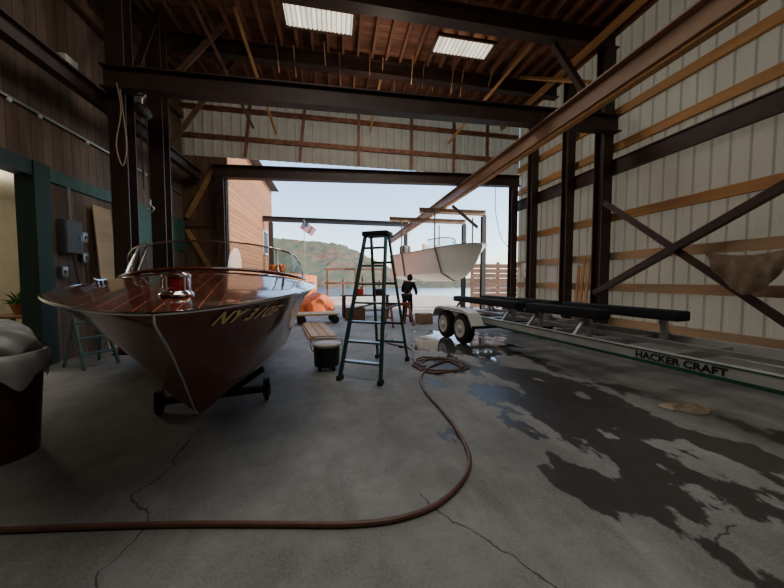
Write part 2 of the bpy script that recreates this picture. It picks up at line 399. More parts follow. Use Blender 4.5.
for x in (-3.0,-1.2,.9,2.9,4.6,6.0):
    b2 = nb(); bar(b2, (x,YR-.12,5.72), (x+(.25 if x<0 else 0),YR-.12,ZR-.2), .09, .09); obj('stud', b2, 'rust', wrear)
bm = nb(); box(bm, XL-.15, XR+.1, -5, YR+.15, ZR, ZR+.1); ce = struct(obj('ceiling', bm, 'roof'))
x = XL+.25
while x < XR:
    b2 = nb(); bar(b2, (x,-4.9,ZR-.1), (x,YR-.05,ZR-.1), .07, .2); obj('joist', b2, 'rust', ce); x += .42
def strut(p0, p1, w, m):
    b = nb(); bar(b, p0, p1, w, .05, (0,1,.2)); obj('strut', b, m, ce)
for p0, p1, w, m in (((-4.85,8.6,5.4),(-2.7,8.6,8.0),.13,'lumber_dark'),((-4.9,9.9,5.0),(-2.9,9.9,8.0),.13,'lumber_dark'),((-4.9,5.2,5.9),(-3.2,7.6,8.0),.13,'lumber_dark'),
      ((-2.3,8.0,8.0),(-1.9,10.9,6.4),.08,'lumber'),((-3.2,7.6,8.0),(-2.6,10.8,6.5),.08,'lumber_dark'),((1.5,9.5,8.0),(1.3,11.1,6.9),.07,'lumber'),((5.4,7.5,8.0),(4.2,10.9,6.6),.08,'lumber'),((6.9,7.3,6.9),(5.9,9.0,8.0),.1,'lumber')):
    strut(p0, p1, w, m)
for i in range(16):
    x = -1.5+i*.42; y = 8.7+(i%3)*.28
    b2 = nb(); tube(b2, [(x,y,8.0),(x+.03,y+.35,7.25+.12*(i%4))], .016, 6); obj('hanger_rod', b2, 'lumber' if i%2 else 'rust', ce)
# ------------------------------------------------------------------ steel frame
CX, CXR, F1 = -4.15, 7.15, 7.05
def column(x, y, z1, label, w=.3, m='steel', z0=0):
    t = thing('steel_column', label, 'column', (x,y,z0), 0, 'brown steel columns of the shed frame')
    b = nb(); ibeam(b, (0,0,.02), (0,0,z1-z0), w, w, (0,1,0), .03, .03); obj('shaft', b, m, t)
    b = nb(); box(b, -.22,.22,-.22,.22,0,.025); obj('base_plate', b, 'steel_dark', t)
    return t
column(CX, F1, 7.6, 'brown steel column at the left end of the nearer low cross beam')
column(CXR, F1, 7.6, 'brown steel column on the right wall where the diagonal braces meet it')
column(-4.05, 8.15, 7.6, 'brown steel column with a chain hoist hanging beside it')
column(CXR, 8.3, 7.6, 'brown steel column on the right wall, next one beyond the braces', .26)
column(CXR, 10.0, 7.6, 'brown steel column on the right wall beyond the white notice', .26)
column(-3.75, YR-.25, 4.9, 'brown steel column at the left side of the big open doorway', .26)
column(CXR-.05, YR-.25, 5.25, 'brown steel column at the right side of the big open doorway', .26)
column(CXR, .9, 7.6, 'brown steel column on the right wall nearest the viewer')
def beam(p0, p1, w, h, label, m='steel', group='brown steel beams of the shed frame'):
    c = V(p0); b = nb(); ibeam(b, (0,0,0), V(p1)-c, w, h)
    o = obj('steel_beam', b, m, None, loc=c); return tag(o, label, 'beam', group)
beam((CX-.1,F1-.3,5.3),(CXR+.1,F1-.3,5.52),.24,.42,'low brown steel cross beam spanning the shed from left column to right column')
beam((CX-.4,F1,7.8),(CXR+.25,F1,7.8),.28,.4,'high brown steel roof beam in front of the bright skylights')
beam((CX-.4,9.2,7.8),(CXR+.25,9.2,7.8),.24,.4,'high brown steel roof beam behind the bright skylights')
beam((-4.0,YR-.25,5.12),(CXR+.2,YR-.25,5.47),.28,.42,'brown steel header beam over the big open doorway')
beam((CX-.3,-4,5.0),(CX-.3,YR-.1,5.0),.18,.3,'brown steel beam running along the left wall above the conduit')
beam((CXR+.2,-4,4.5),(CXR+.2,YR-.05,4.5),.1,.4,'brown steel beam running along the right wall above the diagonal braces')
beam((CX,F1+.2,7.45),(CX,9.0,7.45),.2,.3,'short brown steel beam high up behind the left column')
rb = beam((4.9,.6,5.0),(4.9,26.5,5.0),.26,.42,'long rusty tan runway beam passing through the doorway out over the dock','runway')
b = nb(); bar(b, (0,0,-.235), (0,25.9,-.235), .14, .05); obj('lower_plate', b, 'lumber', rb)
beam((-4.6,21,5.5),(5.2,21,5.45),.22,.34,'dark steel cross beam outside, far above the dock','steel_dark')
for x, lab in ((-4.1,'left'),(5.05,'right')):
    column(x, 21.3 if x > 0 else 21, 5.28, 'dark steel dock post outside holding the %s end of the far cross beam' % lab, .25, 'steel_dark', -.03)
def brace(p0, p1, label, name='cross_brace', m='steel', grp='diagonal steel braces'):
    c = V(p0); b = nb(); prism(b, [(-.07,-.07),(.07,-.07),(.07,-.045),(-.045,-.045),(-.045,.07),(-.07,.07)], (0,0,0), V(p1)-c, (1,0,0))
    tag(obj(name, b, m, loc=c), label, 'brace', grp)
brace((CXR-.23,F1-.1,1.15),(CXR-.23,1.05,4.3),'diagonal steel brace on right wall rising toward the viewer')
brace((CXR-.09,F1-.2,3.55),(CXR-.09,2.55,.08),'diagonal steel brace on right wall dropping toward the viewer')
brace((CX+.2,F1+.25,5.9),(CX+.2,7.9,7.2),'short diagonal steel brace behind the left column')
brace((CXR-.25,F1+.02,6.0),(CXR-1.6,F1+.02,7.55),'knee brace between right column and high roof beam')
brace((5.1,12.6,4.75),(6.5,12.95,3.9),'slanting strut outside between runway beam and right dock post')
b = nb(); bar(b,(0,0,0),(0,12,0),.14,.2); tag(obj('timber_beam', b, 'lumber_dark', loc=(-4.9,-.8,6.9)), 'dark timber beam running high along the left siding', 'beam')
b = nb(); bar(b,(0,0,0),(0,12,0),.10,.16); tag(obj('timber_beam', b, 'lumber', loc=(6.55,-.8,7.52)), 'yellow timber beam running under the roof near the right wall', 'beam')
def skylight(x0, x1, y0, y1, label):
    t = thing('skylight', label, 'skylight', ((x0+x1)/2,(y0+y1)/2,ZR-.25), 0, 'bright roof skylights')
    w, d = (x1-x0)/2, (y1-y0)/2
    b = nb(); n = 64
    grid_mesh(b, [[(-w+2*w*i/n, yy, .015*math.sin(i*PI/2)) for i in range(n+1)] for yy in (-d, d)]); obj('corrugated_panel', b, 'skylight', t)
    b = nb()
    for s in (-1,1): box(b, -w-.05,w+.05, s*d-.03,s*d+.03,-.02,.05); box(b, s*w-.03+s*.02, s*w+.03+s*.02, -d, d,-.02,.05)
    obj('frame', b, 'lumber_dark', t)
skylight(-1.15,.5,7.6,8.3,'bright corrugated skylight panel, the left of the two in the dark roof')
skylight(2.75,4.35,7.83,8.45,'bright corrugated skylight panel, the right of the two in the dark roof')
# ------------------------------------------------------------------ boats
class Hull:
    def __init__(s, L, wg, zg, wc, dzc, zk, cr, flare=.55):
        s.L = L; s.fl = flare; s.wg, s.zg, s.wc, s.dzc, s.zk, s.cr = map(tab, (wg, zg, wc, dzc, zk, cr))
    def stations(s, n=60, extra=()):
        return sorted(set([round(s.L*(i/n)**1.7, 5) for i in range(n+1)] + list(extra)))
    def chine(s, q): return s.wc(q), min(s.zk(q)+s.dzc(q), s.zg(q)-.02)
    def side(s, q, v):
        wc, zc = s.chine(q); wg, zg = s.wg(q), s.zg(q)
        p = 1+s.fl*(1-min(1, q/(s.L*.45)))
        return max(0,wc+(wg-wc)*v**p), zc+(zg-zc)*v
    def bottom(s, q, v):
        wc, zc = s.chine(q); zk = s.zk(q)
        return wc*v, zk+(zc-zk)*(v**1.1)
    def deck(s, q, f):
        w = s.wg(q); return w*f, s.zg(q)+s.cr(q)*(1-f*f)
    def build_side(s):
        b = nb(); st = s.stations()
        for sg in (-1,1):
            grid_mesh(b, [[V((sg*w, q, z)) for w, z in (s.side(q, v/12) for v in range(13))] for q in st])
        q = s.L
        prof = [s.bottom(q,v/6) for v in range(7)]+[s.side(q,v/12) for v in range(1,13)]
        pts = [b.verts.new((w,q,z)) for w, z in prof]+[b.verts.new((-w,q,z)) for w, z in prof[::-1] if w > 1e-6]
        b.faces.new(pts)
        bmesh.ops.remove_doubles(b, verts=b.verts, dist=.0005); return b
    def build_bottom(s):
        b = nb()
        for sg in (-1,1):
            grid_mesh(b, [[V((sg*w,q,z)) for w, z in (s.bottom(q,v/6) for v in range(7))] for q in s.stations()])
        bmesh.ops.remove_doubles(b, verts=b.verts, dist=.0005); return b
    def build_deck(s, q0, q1, ff):
        b = nb(); st = s.stations(extra=(q0,q1)); fr = sorted(set([-1+i/8 for i in range(17)]+[ff,-ff]))
        vs = []
        for q in st:
            row = []
            for f in fr:
                w, z = s.deck(q, f); row.append(b.verts.new((w, q, z+.002)))
            vs.append(row)
        for i in range(len(st)-1):
            for j in range(len(fr)-1):
                if q0-.001 <= st[i] and st[i+1] <= q1+.001 and abs((fr[j]+fr[j+1])/2) < ff: continue
                b.faces.new((vs[i][j],vs[i][j+1],vs[i+1][j+1],vs[i+1][j]))
        bmesh.ops.remove_doubles(b, verts=b.verts, dist=.0005); return b
    def build_well(s, q0, q1, ff, zf):
        b = nb(); n = 14; top = []
        for i in range(n+1):
            q = q0+(q1-q0)*i/n; w, z = s.deck(q, ff); top.append(V((w,q,z)))
        loop = top+[V((-p.x,p.y,p.z)) for p in top[::-1]]
        a = [b.verts.new(p) for p in loop]; c = [b.verts.new((p.x,p.y,zf)) for p in loop]
        m_ = len(loop)
        for i in range(m_): b.faces.new((a[i],a[(i+1)%m_],c[(i+1)%m_],c[i]))
        b.faces.new(c); return b
    def rail(s, r, off=0):
        b = nb()
        pts = [V((s.wg(q)+off, q, s.zg(q))) for q in s.stations()][::-1]
        pts = pts+[V((-p.x,p.y,p.z)) for p in pts[::-1][1:]]
        tube(b, pts, r, 6); return b
    def stem(s, r, qe):
        b = nb(); pts = [V((0,q-.004,s.zk(q))) for q in [qe*i/24 for i in range(25)]]
        pts = [V((0,-.012,s.zg(0)))]+pts
        tube(b, pts, r, 6); return b
BH = Hull(6.0,
  wg=[(0,.0),(.03,.13),(.1,.27),(.25,.46),(.5,.69),(.8,.87),(1.2,1.01),(1.8,1.13),(3,1.19),(5,1.02),(6,.9)],
  zg=[(0,1.31),(.3,1.345),(.7,1.38),(1.2,1.41),(2,1.45),(3,1.46),(6,1.40)],
  wc=[(0,0),(.3,.03),(.5,.08),(.8,.18),(1.2,.34),(2,.66),(3,.86),(5,.86),(6,.82)],
  dzc=[(0,0),(.3,.05),(.5,.12),(.8,.22),(1.2,.31),(2,.38),(3,.36),(6,.28)],
  zk=[(0,1.25),(.12,1.15),(.25,1.05),(.5,.81),(.75,.55),(1.0,.32),(1.25,.235),(2,.20),(4,.21),(6,.24)],
  cr=[(0,0),(.44,.03),(1,.08),(2.2,.17),(3,.17),(6,.12)], flare=.28)
RB = math.asin(.2)
bt = thing('mahogany_runabout', 'varnished mahogany runabout boat on wheeled dollies, bow toward the viewer', 'boat', (-1.0,1.9,0), RB)
hs = obj('hull', BH.build_side(), 'mahogany', bt, 70)
obj('hull_bottom', BH.build_bottom(), 'hull_bottom', bt, 70)
obj('deck', BH.build_deck(2.75,5.2,.75), 'deck', bt, 60)
obj('cockpit_liner', BH.build_well(2.75,5.2,.75,.7), 'mahogany', bt)
obj('rub_rail', BH.rail(.012,.004), 'chrome', bt, label='thin bright rub rail along the gunwale')
obj('cutwater', BH.stem(.010,1.0), 'chrome', bt, label='chrome cutwater strip along the stem')
for y0 in (3.3,4.5):
    b = nb(); box(b,-.72,.72,y0,y0+.5,.7,1.0,.04); box(b,-.72,.72,y0+.42,y0+.56,.95,1.42,.04); obj('bench_seat', b, 'vinyl', bt)
b = nb(); mt = Matrix.Translation((-.4,3.05,1.5)) @ Matrix.Rotation(R(60),4,'X')
tube(b, [mt @ V((.19*math.cos(a*PI/12), .19*math.sin(a*PI/12), 0)) for a in range(25)], .014, 6)
for a in range(3): tube(b, [mt @ V((0,0,0)), mt @ V((.19*math.cos(a*2.09),.19*math.sin(a*2.09),0))], .01, 6)
tube(b, [mt @ V((0,0,0)), mt @ V((0,0,-.3))], .018, 6); obj('steering_wheel', b, 'black', bt)
def wsb(u):
    a = abs(u); w = 1.13*math.sin(a*PI/2)**.92*(1 if u >= 0 else -1)
    q = 1.80+1.15*(1-math.cos(a*PI/2))**1.15
    f = max(-1,min(1,w/BH.wg(q))); z = BH.deck(q, f)[1]
    return V((w, q, z+.03))
def wst(u):
    p = wsb(u); a = abs(u)
    hgt = .335*(1-max(0,(a-.55)/.45)**1.8*.97)
    return V((p.x*.97, p.y+hgt*.8, p.z+hgt))
N = 40; us = [-1+2*i/N for i in range(N+1)]
b = nb(); grid_mesh(b, [[wsb(u) for u in us],[wst(u) for u in us]]); ws = obj('windshield', b, 'glass', bt, label='tinted wraparound windshield glass')
b = nb(); tube(b, [wst(u) for u in us], .011, 8); obj('top_frame', b, 'chrome', ws)
b = nb(); tube(b, [wsb(u) for u in us], .020, 8); obj('bottom_frame', b, 'mahogany', ws)
for u in (-.42,.42):
    b = nb(); tube(b, [wsb(u), wst(u)], .010, 6); obj('divider', b, 'chrome', ws)
b = nb(); lathe(b, [(.095,0),(.105,.014),(.09,.035),(.075,.042)], 24)
bl = obj('bow_light', b, 'chrome', bt, loc=(0,.46,BH.deck(.46,0)[1]-.004))
b = nb(); lathe(b, [(.075,.04),(.08,.055),(.08,.115),(.074,.13)], 24); obj('lens', b, 'red_glass', bl, label='red glass lens')
b = nb(); lathe(b, [(.078,.128),(.088,.134),(.088,.15),(.07,.165),(.025,.175),(.004,.185)], 24); obj('cap', b, 'chrome', bl)
for a in (0.6,2.5,4.2,5.5):
    b = nb(); tube(b, [(.083*math.cos(a),.083*math.sin(a),.03),(.083*math.cos(a),.083*math.sin(a),.14)], .008, 6); obj('bar', b, 'chrome', bl)
b = nb(); tube(b, [(0,.06,.09),(0,.18,.035),(0,.40,.02)], [.02,.035,.008], 8); obj('tail', b, 'chrome', bl)
for sx_ in (-1,1):
    b = nb(); q = 1.25; w, z = BH.deck(q,.72*sx_)
    tube(b, catmull([(w,q-.11,z+.045),(w,q-.04,z+.035),(w,q+.04,z+.035),(w,q+.11,z+.045)],4), .011, 6)
    for dq in (-.035,.035): tube(b, [(w,q+dq,z),(w,q+dq,z+.035)], .012, 6)
    obj('cleat', b, 'chrome', bt)
# registration lettering: letters stand square to the level lines of the hull flank
zt = 1.30
def sidew(q, z):
    wc, zc = BH.chine(q); v = max(0,min(1,(z-zc)/(BH.zg(q)-zc))); return BH.side(q, v)[0]
arc = [(0,.19)]; q = .19
while q < 2.4:
    q2 = q+.02; arc.append((arc[-1][0]+math.hypot(.02, sidew(q2,zt)-sidew(q,zt)), q2)); q = q2
af = tab(arc); CAP = .11
def hull_txt(u, v):
    q = af(u*1.0+.35*u*u); z = zt; drop = (CAP-v)*.95
    for k in range(8):
        dz = drop/8; e = .02
        t = V((sidew(q+e,z)-sidew(q-e,z), 2*e, 0)).normalized(); n = V((t.y,-t.x,0))
        wz = (sidew(q,z+.005)-sidew(q,z-.005))/.01
        m_ = wz*dz*n.x; q -= m_*n.y; z -= dz
    w = sidew(q, z); e = .02
    t = V((sidew(q+e,z)-sidew(q-e,z), 2*e, 0)).normalized(); n = V((t.y,-t.x,0))
    return V((w, q, z))+n*.010+V((0,0,-.004))
obj('registration_number', mapped_text('NY 310F', .145, hull_txt, .004, 1.06), 'gold', hs, label='pale gold registration lettering on the bow flank')
RBv = Matrix.Rotation(RB,3,'Z')
def bp(q, w=0): return V((-1.0,1.9,0))+RBv @ V((w,q,0))
dl = thing('boat_dolly', 'low black wheeled dolly under the mahogany boat near its bow', 'dolly', bp(1.95), RB, 'dollies under the mahogany boat')
b = nb(); box(b,-.56,.56,-.05,.05,.12,.18); obj('axle_bar', b, 'black', dl)
for sg in (-1,1):
    b = nb(); bar(b, (sg*.15,0,.17), (sg*.52,0,.40), .10, .05); obj('chock', b, 'carpet', dl)
    b = nb(); box(b, sg*.55-.035, sg*.55+.035, -.05,.05,.16,.27); box(b, sg*.55-.045,sg*.55-.03,-.03,.03,.07,.2); box(b, sg*.55+.03,sg*.55+.045,-.03,.03,.07,.2); obj('caster_fork', b, 'steel_dark', dl)
    b = nb(); lathe(b, [(.05,-.026),(.085,-.026),(.1,-.015),(.1,.015),(.085,.026),(.05,.026)], 20, (sg*.55,0,.1), Matrix.Rotation(PI/2,4,'Y'))
    wh = obj('wheel', b, 'rubber', dl)
    b = nb(); lathe(b, [(.045,-.03),(.045,.03)], 14, (sg*.55,0,.1), Matrix.Rotation(PI/2,4,'Y')); obj('hub', b, 'galv', wh)
dup(dl, bp(4.9), RB, 'low black wheeled dolly under the mahogany boat near its stern')
# ------------------------------------------------------------------ white boat outside in slings
WH = Hull(5.2,
  wg=[(0,0),(.04,.20),(.15,.44),(.4,.74),(.9,1.02),(1.8,1.22),(3.5,1.26),(5.2,1.2)],
  zg=[(0,1.60),(.6,1.56),(1.4,1.50),(2.5,1.44),(5.2,1.36)],
  wc=[(0,0),(.3,.06),(.7,.28),(1.2,.58),(2,.90),(3.5,1.06),(5.2,1.04)],
  dzc=[(0,0),(.4,.14),(1,.32),(2,.36),(3.5,.3),(5.2,.24)],
  zk=[(0,1.46),(.2,1.0),(.5,.54),(.9,.22),(1.4,.05),(2.2,0),(5.2,0)],
  cr=[(0,0),(.6,.06),(1.5,.16),(5.2,.06)], flare=.4)
WP = V((6.1,11.75,1.44)); WA = math.asin(.40)
wt = thing('white_motorboat', 'cream white motorboat hanging in slings outside the open doorway', 'boat', WP, WA)
obj('hull', WH.build_side(), 'white', wt, 80); obj('hull_bottom', WH.build_bottom(), 'white', wt, 80); obj('deck', WH.build_deck(2.2,5.0,.72), 'white', wt, 60)
obj('cockpit_liner', WH.build_well(2.2,5.0,.72,.45), 'white', wt); obj('rub_rail', WH.rail(.02,.01), 'alu', wt, label='grey rub rail')
def w2(u):
    a = abs(u); w = .85*math.sin(u*PI/2); q = 1.7+.6*(1-math.cos(a*PI/2)); return V((w,q,WH.deck(q,w/WH.wg(q))[1]))
u2 = [-1+2*i/16 for i in range(17)]
b = nb(); grid_mesh(b, [[w2(u) for u in u2],[w2(u)+V((0,.25,.42)) for u in u2]]); wz = obj('windshield', b, 'glass', wt)
b = nb(); tube(b, [w2(u)+V((0,.25,.42)) for u in u2], .025, 6); obj('frame', b, 'steel_dark', wz)
for sg in (-1,1):
    b = nb(); box(b,sg*.4-.22,sg*.4+.22,2.7,3.1,.45,1.25,.03); box(b,sg*.4-.22,sg*.4+.22,3.1,3.2,1.2,1.85,.03); obj('seat', b, 'vinyl', wt)
b = nb(); box(b,-.26,.26,5.18,5.65,.9,2.0,.08); box(b,-.09,.09,5.25,5.45,-.1,.95,.03); obj('outboard_motor', b, 'steel_dark', wt)
RW = Matrix.Rotation(WA,3,'Z')
def wp(q, w, z): return WP+RW @ V((w,q,z))
for q, lab in ((1.6,'bow'),(4.0,'stern')):
    c = wp(q,0,0)
    b = nb(); ibeam(b, V((-1.7,0,0)), V((7.0-c.x,0,0)), .16, .24)
    tag(obj('lifting_beam', b, 'runway', loc=(c.x,c.y,4.64)), 'short steel lifting beam above the %s of the white motorboat' % lab, 'beam', 'lifting beams of the boat hoist')
    column(6.9, c.y, 4.5, 'steel dock post outside at the right of the white motorboat %s' % lab, .2, 'steel_dark', 0 if c.y < 14.4 else -.03)
    wg, zg = WH.wg(q)+.03, WH.zg(q); wc, zc = WH.chine(q)
    pts = [wp(q,-wg,zg+1.75), wp(q,-wg,zg), wp(q,-wc-.03,zc-.02), wp(q,0,WH.zk(q)-.03), wp(q,wc+.03,zc-.02), wp(q,wg,zg), wp(q,wg,zg+1.75)]
    pts = [V((p.x,p.y,min(p.z,4.52))) for p in pts]; o0 = pts[3]
    b = nb()
    for p_, q_ in zip(pts, pts[1:]): bar(b, p_-o0, q_-o0, .012, .09, RW @ V((0,1,0)))
    tag(obj('lifting_sling', b, 'canvas', loc=o0), 'strap sling round the %s of the white motorboat' % lab, 'sling', 'slings of the boat hoist')
# ------------------------------------------------------------------ trailer
RT = math.asin(.12)
tr = thing('boat_trailer', 'long grey and green boat trailer with black carpeted bunks along the right side', 'trailer', (4.1,6.6,0), RT)
for sg in (-1,1):
    b = nb(); prism(b, [(-.045,-.085),(.045,-.085),(.045,.085),(-.045,.085)], (sg*.75,1.9,.565), (sg*.75,-5.2,.565))
    rl = obj('side_rail', b, 'rail_grey', tr)
    if sg < 0:
        for z0, z1 in ((.632,.645),(.484,.524)):
            b = nb(); box(b,-.801,-.795,-5.2,1.9,z0,z1); obj('stripe', b, 'trailer_green', rl, label='green stripe along the rail')
        obj('lettering', mapped_text('HACKER CRAFT', .108, lambda u, v: V((-.802,-3.42-u*1.10,.540+v)), .004), 'black', rl, label='dark lettering on the pale rail')
    b = nb(); bar(b, (sg*.75,-5.15,.565), (sg*.06,-7.6,.565), .09, .17); obj('tongue_rail', b, 'rail_grey', tr)
b = nb(); box(b,-.06,.06,-8.0,-7.5,.5,.6); sphere(b,(0,-8.0,.55),.07); obj('coupler', b, 'galv', tr)
for y in (1.8,.9,.0,-.9,-1.8,-2.7,-3.6,-4.7):
    b = nb(); box(b,-.70,.70,y-.05,y+.05,.50,.60); obj('cross_member', b, 'galv', tr)
b = nb(); box(b,-.05,.05,-5.1,1.8,.60,.66); obj('centre_beam', b, 'galv', tr)
WX, WY = 1.12, .55
for y in (WY-.42,WY+.42):
    b = nb(); tube(b, [(-WX,y,.36),(WX,y,.36)], .035, 8); obj('axle', b, 'steel_dark', tr)
    for sg in (-1,1):
        b = nb(); mt = Matrix.Rotation(PI/2,4,'Y')
        lathe(b, [(.2,-.1),(.3,-.105),(.345,-.085),(.36,-.05),(.36,.05),(.345,.085),(.3,.105),(.2,.1)], 28, (sg*WX,y,.36), mt)
        w_ = obj('wheel', b, 'rubber', tr)
        b = nb(); lathe(b, [(r_, sg*z_) for r_, z_ in ((.215,.098),(.215,.112),(.19,.115),(.17,.102),(.085,.104),(.06,.145),(.01,.15))], 24, (sg*WX,y,.36), mt)
        obj('rim', b, 'white_paint', w_)
for sg in (-1,1):
    b = nb(); prof = [(-1.0,.5),(-.82,.76),(-.6,.82),(.6,.82),(.82,.76),(1.0,.5)]
    x0, x1 = sg*(WX-.16), sg*(WX+.15)
    grid_mesh(b, [[(x0,y+WY,z) for y, z in prof],[(x1,y+WY,z) for y, z in prof],[(x1,y+WY,z-.06) for y, z in prof]])
    obj('fender', b, 'white_paint', tr)
    for bi, (y0, y1) in enumerate(((-1.0,1.6),(-2.75 if sg < 0 else -3.25,-1.25))):
        b = nb(); box(b, sg*.45-.14, sg*.45+.14, y0, y1, .90, 1.05, .03); bk = obj('bunk', b, 'carpet', tr)
        for y in (y0+.25, y1-.25):
            b = nb(); box(b, sg*.45-.03, sg*.45+.03, y-.04,y+.04,.58,.92); obj('bunk_post', b, 'galv', bk)
            b = nb(); bar(b,(sg*.70,y+.06,.60),(sg*.47,y+.06,.87),.05,.05); obj('bunk_strut', b, 'galv', bk)
# ------------------------------------------------------------------ step ladder
ld = thing('step_ladder', 'tall teal fibreglass step ladder with black cap standing mid floor', 'ladder', (.7,4.94,0), R(-31))
HL = 2.24
for sg in (-1,1):
    b = nb(); bar(b,(sg*.33,-.69,.05),(sg*.18,-.09,HL),.03,.085,(0,1,0)); f_ = obj('front_rail', b, 'teal', ld)
    b = nb(); box(b, sg*.33-.03,sg*.33+.03,-.75,-.63,0,.07); obj('foot', b, 'black', f_)
    b = nb(); bar(b,(sg*.30,.69,.05),(sg*.16,.09,HL-.02),.03,.06,(0,1,0)); f_ = obj('rear_rail', b, 'teal', ld)
    b = nb(); box(b, sg*.30-.03,sg*.30+.03,.63,.75,0,.07); obj('foot', b, 'black', f_)
    b = nb(); z = 1.05; fy = -.69+.6*z/HL; bar(b,(sg*(.33-.15*z/HL),fy,z),(sg*(.30-.14*z/HL),-fy,z+.02),.012,.03); obj('spreader', b, 'alu', ld)
for k in range(1,8):
    z = .29*k; f = z/HL; x = .33-.15*f; y = -.69+.6*f
    b = nb(); box(b,-x,x,y-.045,y+.045,z-.03,z); obj('step', b, 'alu', ld)
for k in range(1,6):
    z = .36*k; f = z/HL; x = .30-.14*f; y = .69-.6*f
    b = nb(); box(b,-x,x,y-.012,y+.012,z-.02,z+.02); obj('rear_brace', b, 'teal', ld)
b = nb(); box(b,-.22,.22,-.16,.14,HL-.03,HL+.05,.015); obj('top_cap', b, 'black', ld)
# ------------------------------------------------------------------ hose
pix = [(-60,533),(0,533),(80,530),(180,527),(280,527),(350,527),(400,521),(440,505),(464,480),(469,458),(457,432),(440,410),(425,392),(421,378),(430,368),(448,362),(462,368)]
pts = [onz(*p) for p in pix]
c0 = onz(440,366)
for a in range(0, 22):
    an = .3+a*.75; rr = .40+.08*math.sin(a*1.7)
    pts.append(c0+V((rr*math.cos(an), rr*math.sin(an)*1.1, .012*(a//9))))
pts += [c0+V((-.35,.5,0)), c0+V((-.2,1.3,0)), c0+V((-.6,2.1,0)), c0+V((-.4,3.2,0))]
pts = [V((p.x,p.y,.0185+p.z)) for p in pts]
b = nb(); tube(b, catmull(pts,7), .018, 8)
tag(obj('water_hose', b, 'hose'), 'reddish brown hose curving across the concrete floor to a loose coil', 'hose')
# ------------------------------------------------------------------ floor things
c = onz(327,369)
vc = thing('shop_vacuum', 'squat black shop vacuum with a flat pale top left of the ladder', 'vacuum', c)
b = nb(); lathe(b, [(.17,.06),(.21,.08),(.215,.36),(.22,.40)], 28); obj('tank', b, 'black', vc)
b = nb(); lathe(b, [(.225,.398),(.23,.41),(.23,.435),(.21,.445)], 28); obj('lid', b, 'vinyl', vc, label='flat pale lid')
b = nb(); tube(b, catmull([(-.22,0,.30),(-.26,0,.40),(-.20,0,.52),(.20,0,.52),(.26,0,.40),(.22,0,.30)],5), .010, 6); obj('handle', b, 'galv', vc)
b = nb(); tube(b, [(.05,-.20,.25),(.06,-.27,.25)], [.035,.03], 10); obj('hose_port', b, 'steel_dark', vc)
for a in range(4):
    x, y = .16*math.cos(a*PI/2+.8), .16*math.sin(a*PI/2+.8)
    b = nb(); sphere(b,(x,y,.03),.03); box(b,x-.015,x+.015,y-.015,y+.015,.03,.09); obj('caster', b, 'rubber', vc)
for i in range(6):
    c = onz(318,333); z = .0225+.045*(i//3); x = (i%3)*.22+(.06 if i > 2 else 0)
    b = nb(); box(b,-.1,.1,-1.3,1.3,-.0225,.0225)
    o = obj('plank', b, 'lumber_pale' if i%2 else 'lumber', loc=(c.x-.3+x, c.y+.3, z)); o.rotation_euler = (0,0,R(10))
    tag(o, 'weathered plank lying in a low pile behind the black vacuum', 'plank', 'planks in the low pile')
ct = thing('flat_cart', 'low flat cart with timber deck near the doorway', 'cart', (-.6,10.7,0), R(8))
b = nb(); box(b,-.7,.7,-.4,.4,.30,.36,.01); obj('platform', b, 'lumber_pale', ct)
for sx_ in (-1,1):
    for sy in (-1,1):
        b = nb(); lathe(b,[(.05,-.03),(.13,-.03),(.15,-.015),(.15,.015),(.13,.03),(.05,.03)],16,(sx_*.55,sy*.33,.15),Matrix.Rotation(PI/2,4,'X')); obj('wheel', b, 'rubber', ct)
        b = nb(); box(b,sx_*.55-.04,sx_*.55+.04,sy*.33-.05,sy*.33+.05,.15,.31); obj('bracket', b, 'steel_dark', ct)
b = nb(); tube(b, catmull([(-.7,-.3,.34),(-.85,-.3,.95),(-.85,.3,.95),(-.7,.3,.34)],5), .02, 6); obj('handle', b, 'steel_dark', ct)
# orange tarp over a low heap on the dock
b = nb(); rows = []
for j in range(13):
    f = j/12; row = []
    for i in range(41):
        a = 2*PI*i/40; rr = math.sin(f*PI/2)**.5
        k_ = 1+.07*math.sin(5*a+2)*f+.05*math.sin(11*a)*f
        row.append((1.1*rr*k_*math.cos(a), .55*rr*k_*math.sin(a), (.72+.16*math.cos(a-.6)*rr)*math.cos(f*PI/2)**.5*(1-.22*math.sin(3*a+1)*(1-f)*f*4)+.01))
    rows.append(row)
grid_mesh(b, rows); bmesh.ops.remove_doubles(b, verts=b.verts, dist=.002)
tag(obj('tarp_cover', b, 'tarp', loc=(-1.2,15.4,-.03)), 'orange red tarp draped over a low heap on the dock beyond the mahogany boat', 'tarp')
wb = thing('workbench', 'timber workbench standing in the open doorway behind the ladder', 'table', (1.2,12.2,0), R(3))
b = nb(); box(b,-.95,.95,-.35,.35,.85,.90); obj('top', b, 'lumber_dark', wb)
for sx_ in (-1,1):
    for sy in (-1,1):
        b = nb(); box(b,sx_*.86-.05,sx_*.86+.05,sy*.29-.05,sy*.29+.05,0,.85); obj('leg', b, 'steel_dark', wb)
b = nb(); box(b,-.86,.86,-.3,.3,.25,.28); obj('shelf', b, 'lumber_dark', wb)
gc = thing('fuel_can', 'red plastic fuel can standing on the workbench', 'can', (.95,12.15,.90), R(20))
b = nb(); box(b,-.15,.15,-.11,.11,0,.26,.03); obj('body', b, 'red', gc)
b = nb(); tube(b, catmull([(-.12,0,.25),(-.1,0,.33),(.05,0,.33),(.07,0,.25)],5), .018, 6); obj('handle', b, 'red', gc)
b = nb(); tube(b, [(.11,0,.25),(.13,0,.30),(.22,0,.38)], [.03,.025,.014], 8); obj('spout', b, 'black', gc)
tb = thing('toolbox', 'black toolbox at the right end of the workbench', 'toolbox', (1.75,12.2,.90), R(-8))
b = nb(); box(b,-.24,.24,-.12,.12,0,.17,.01); obj('body', b, 'black', tb)
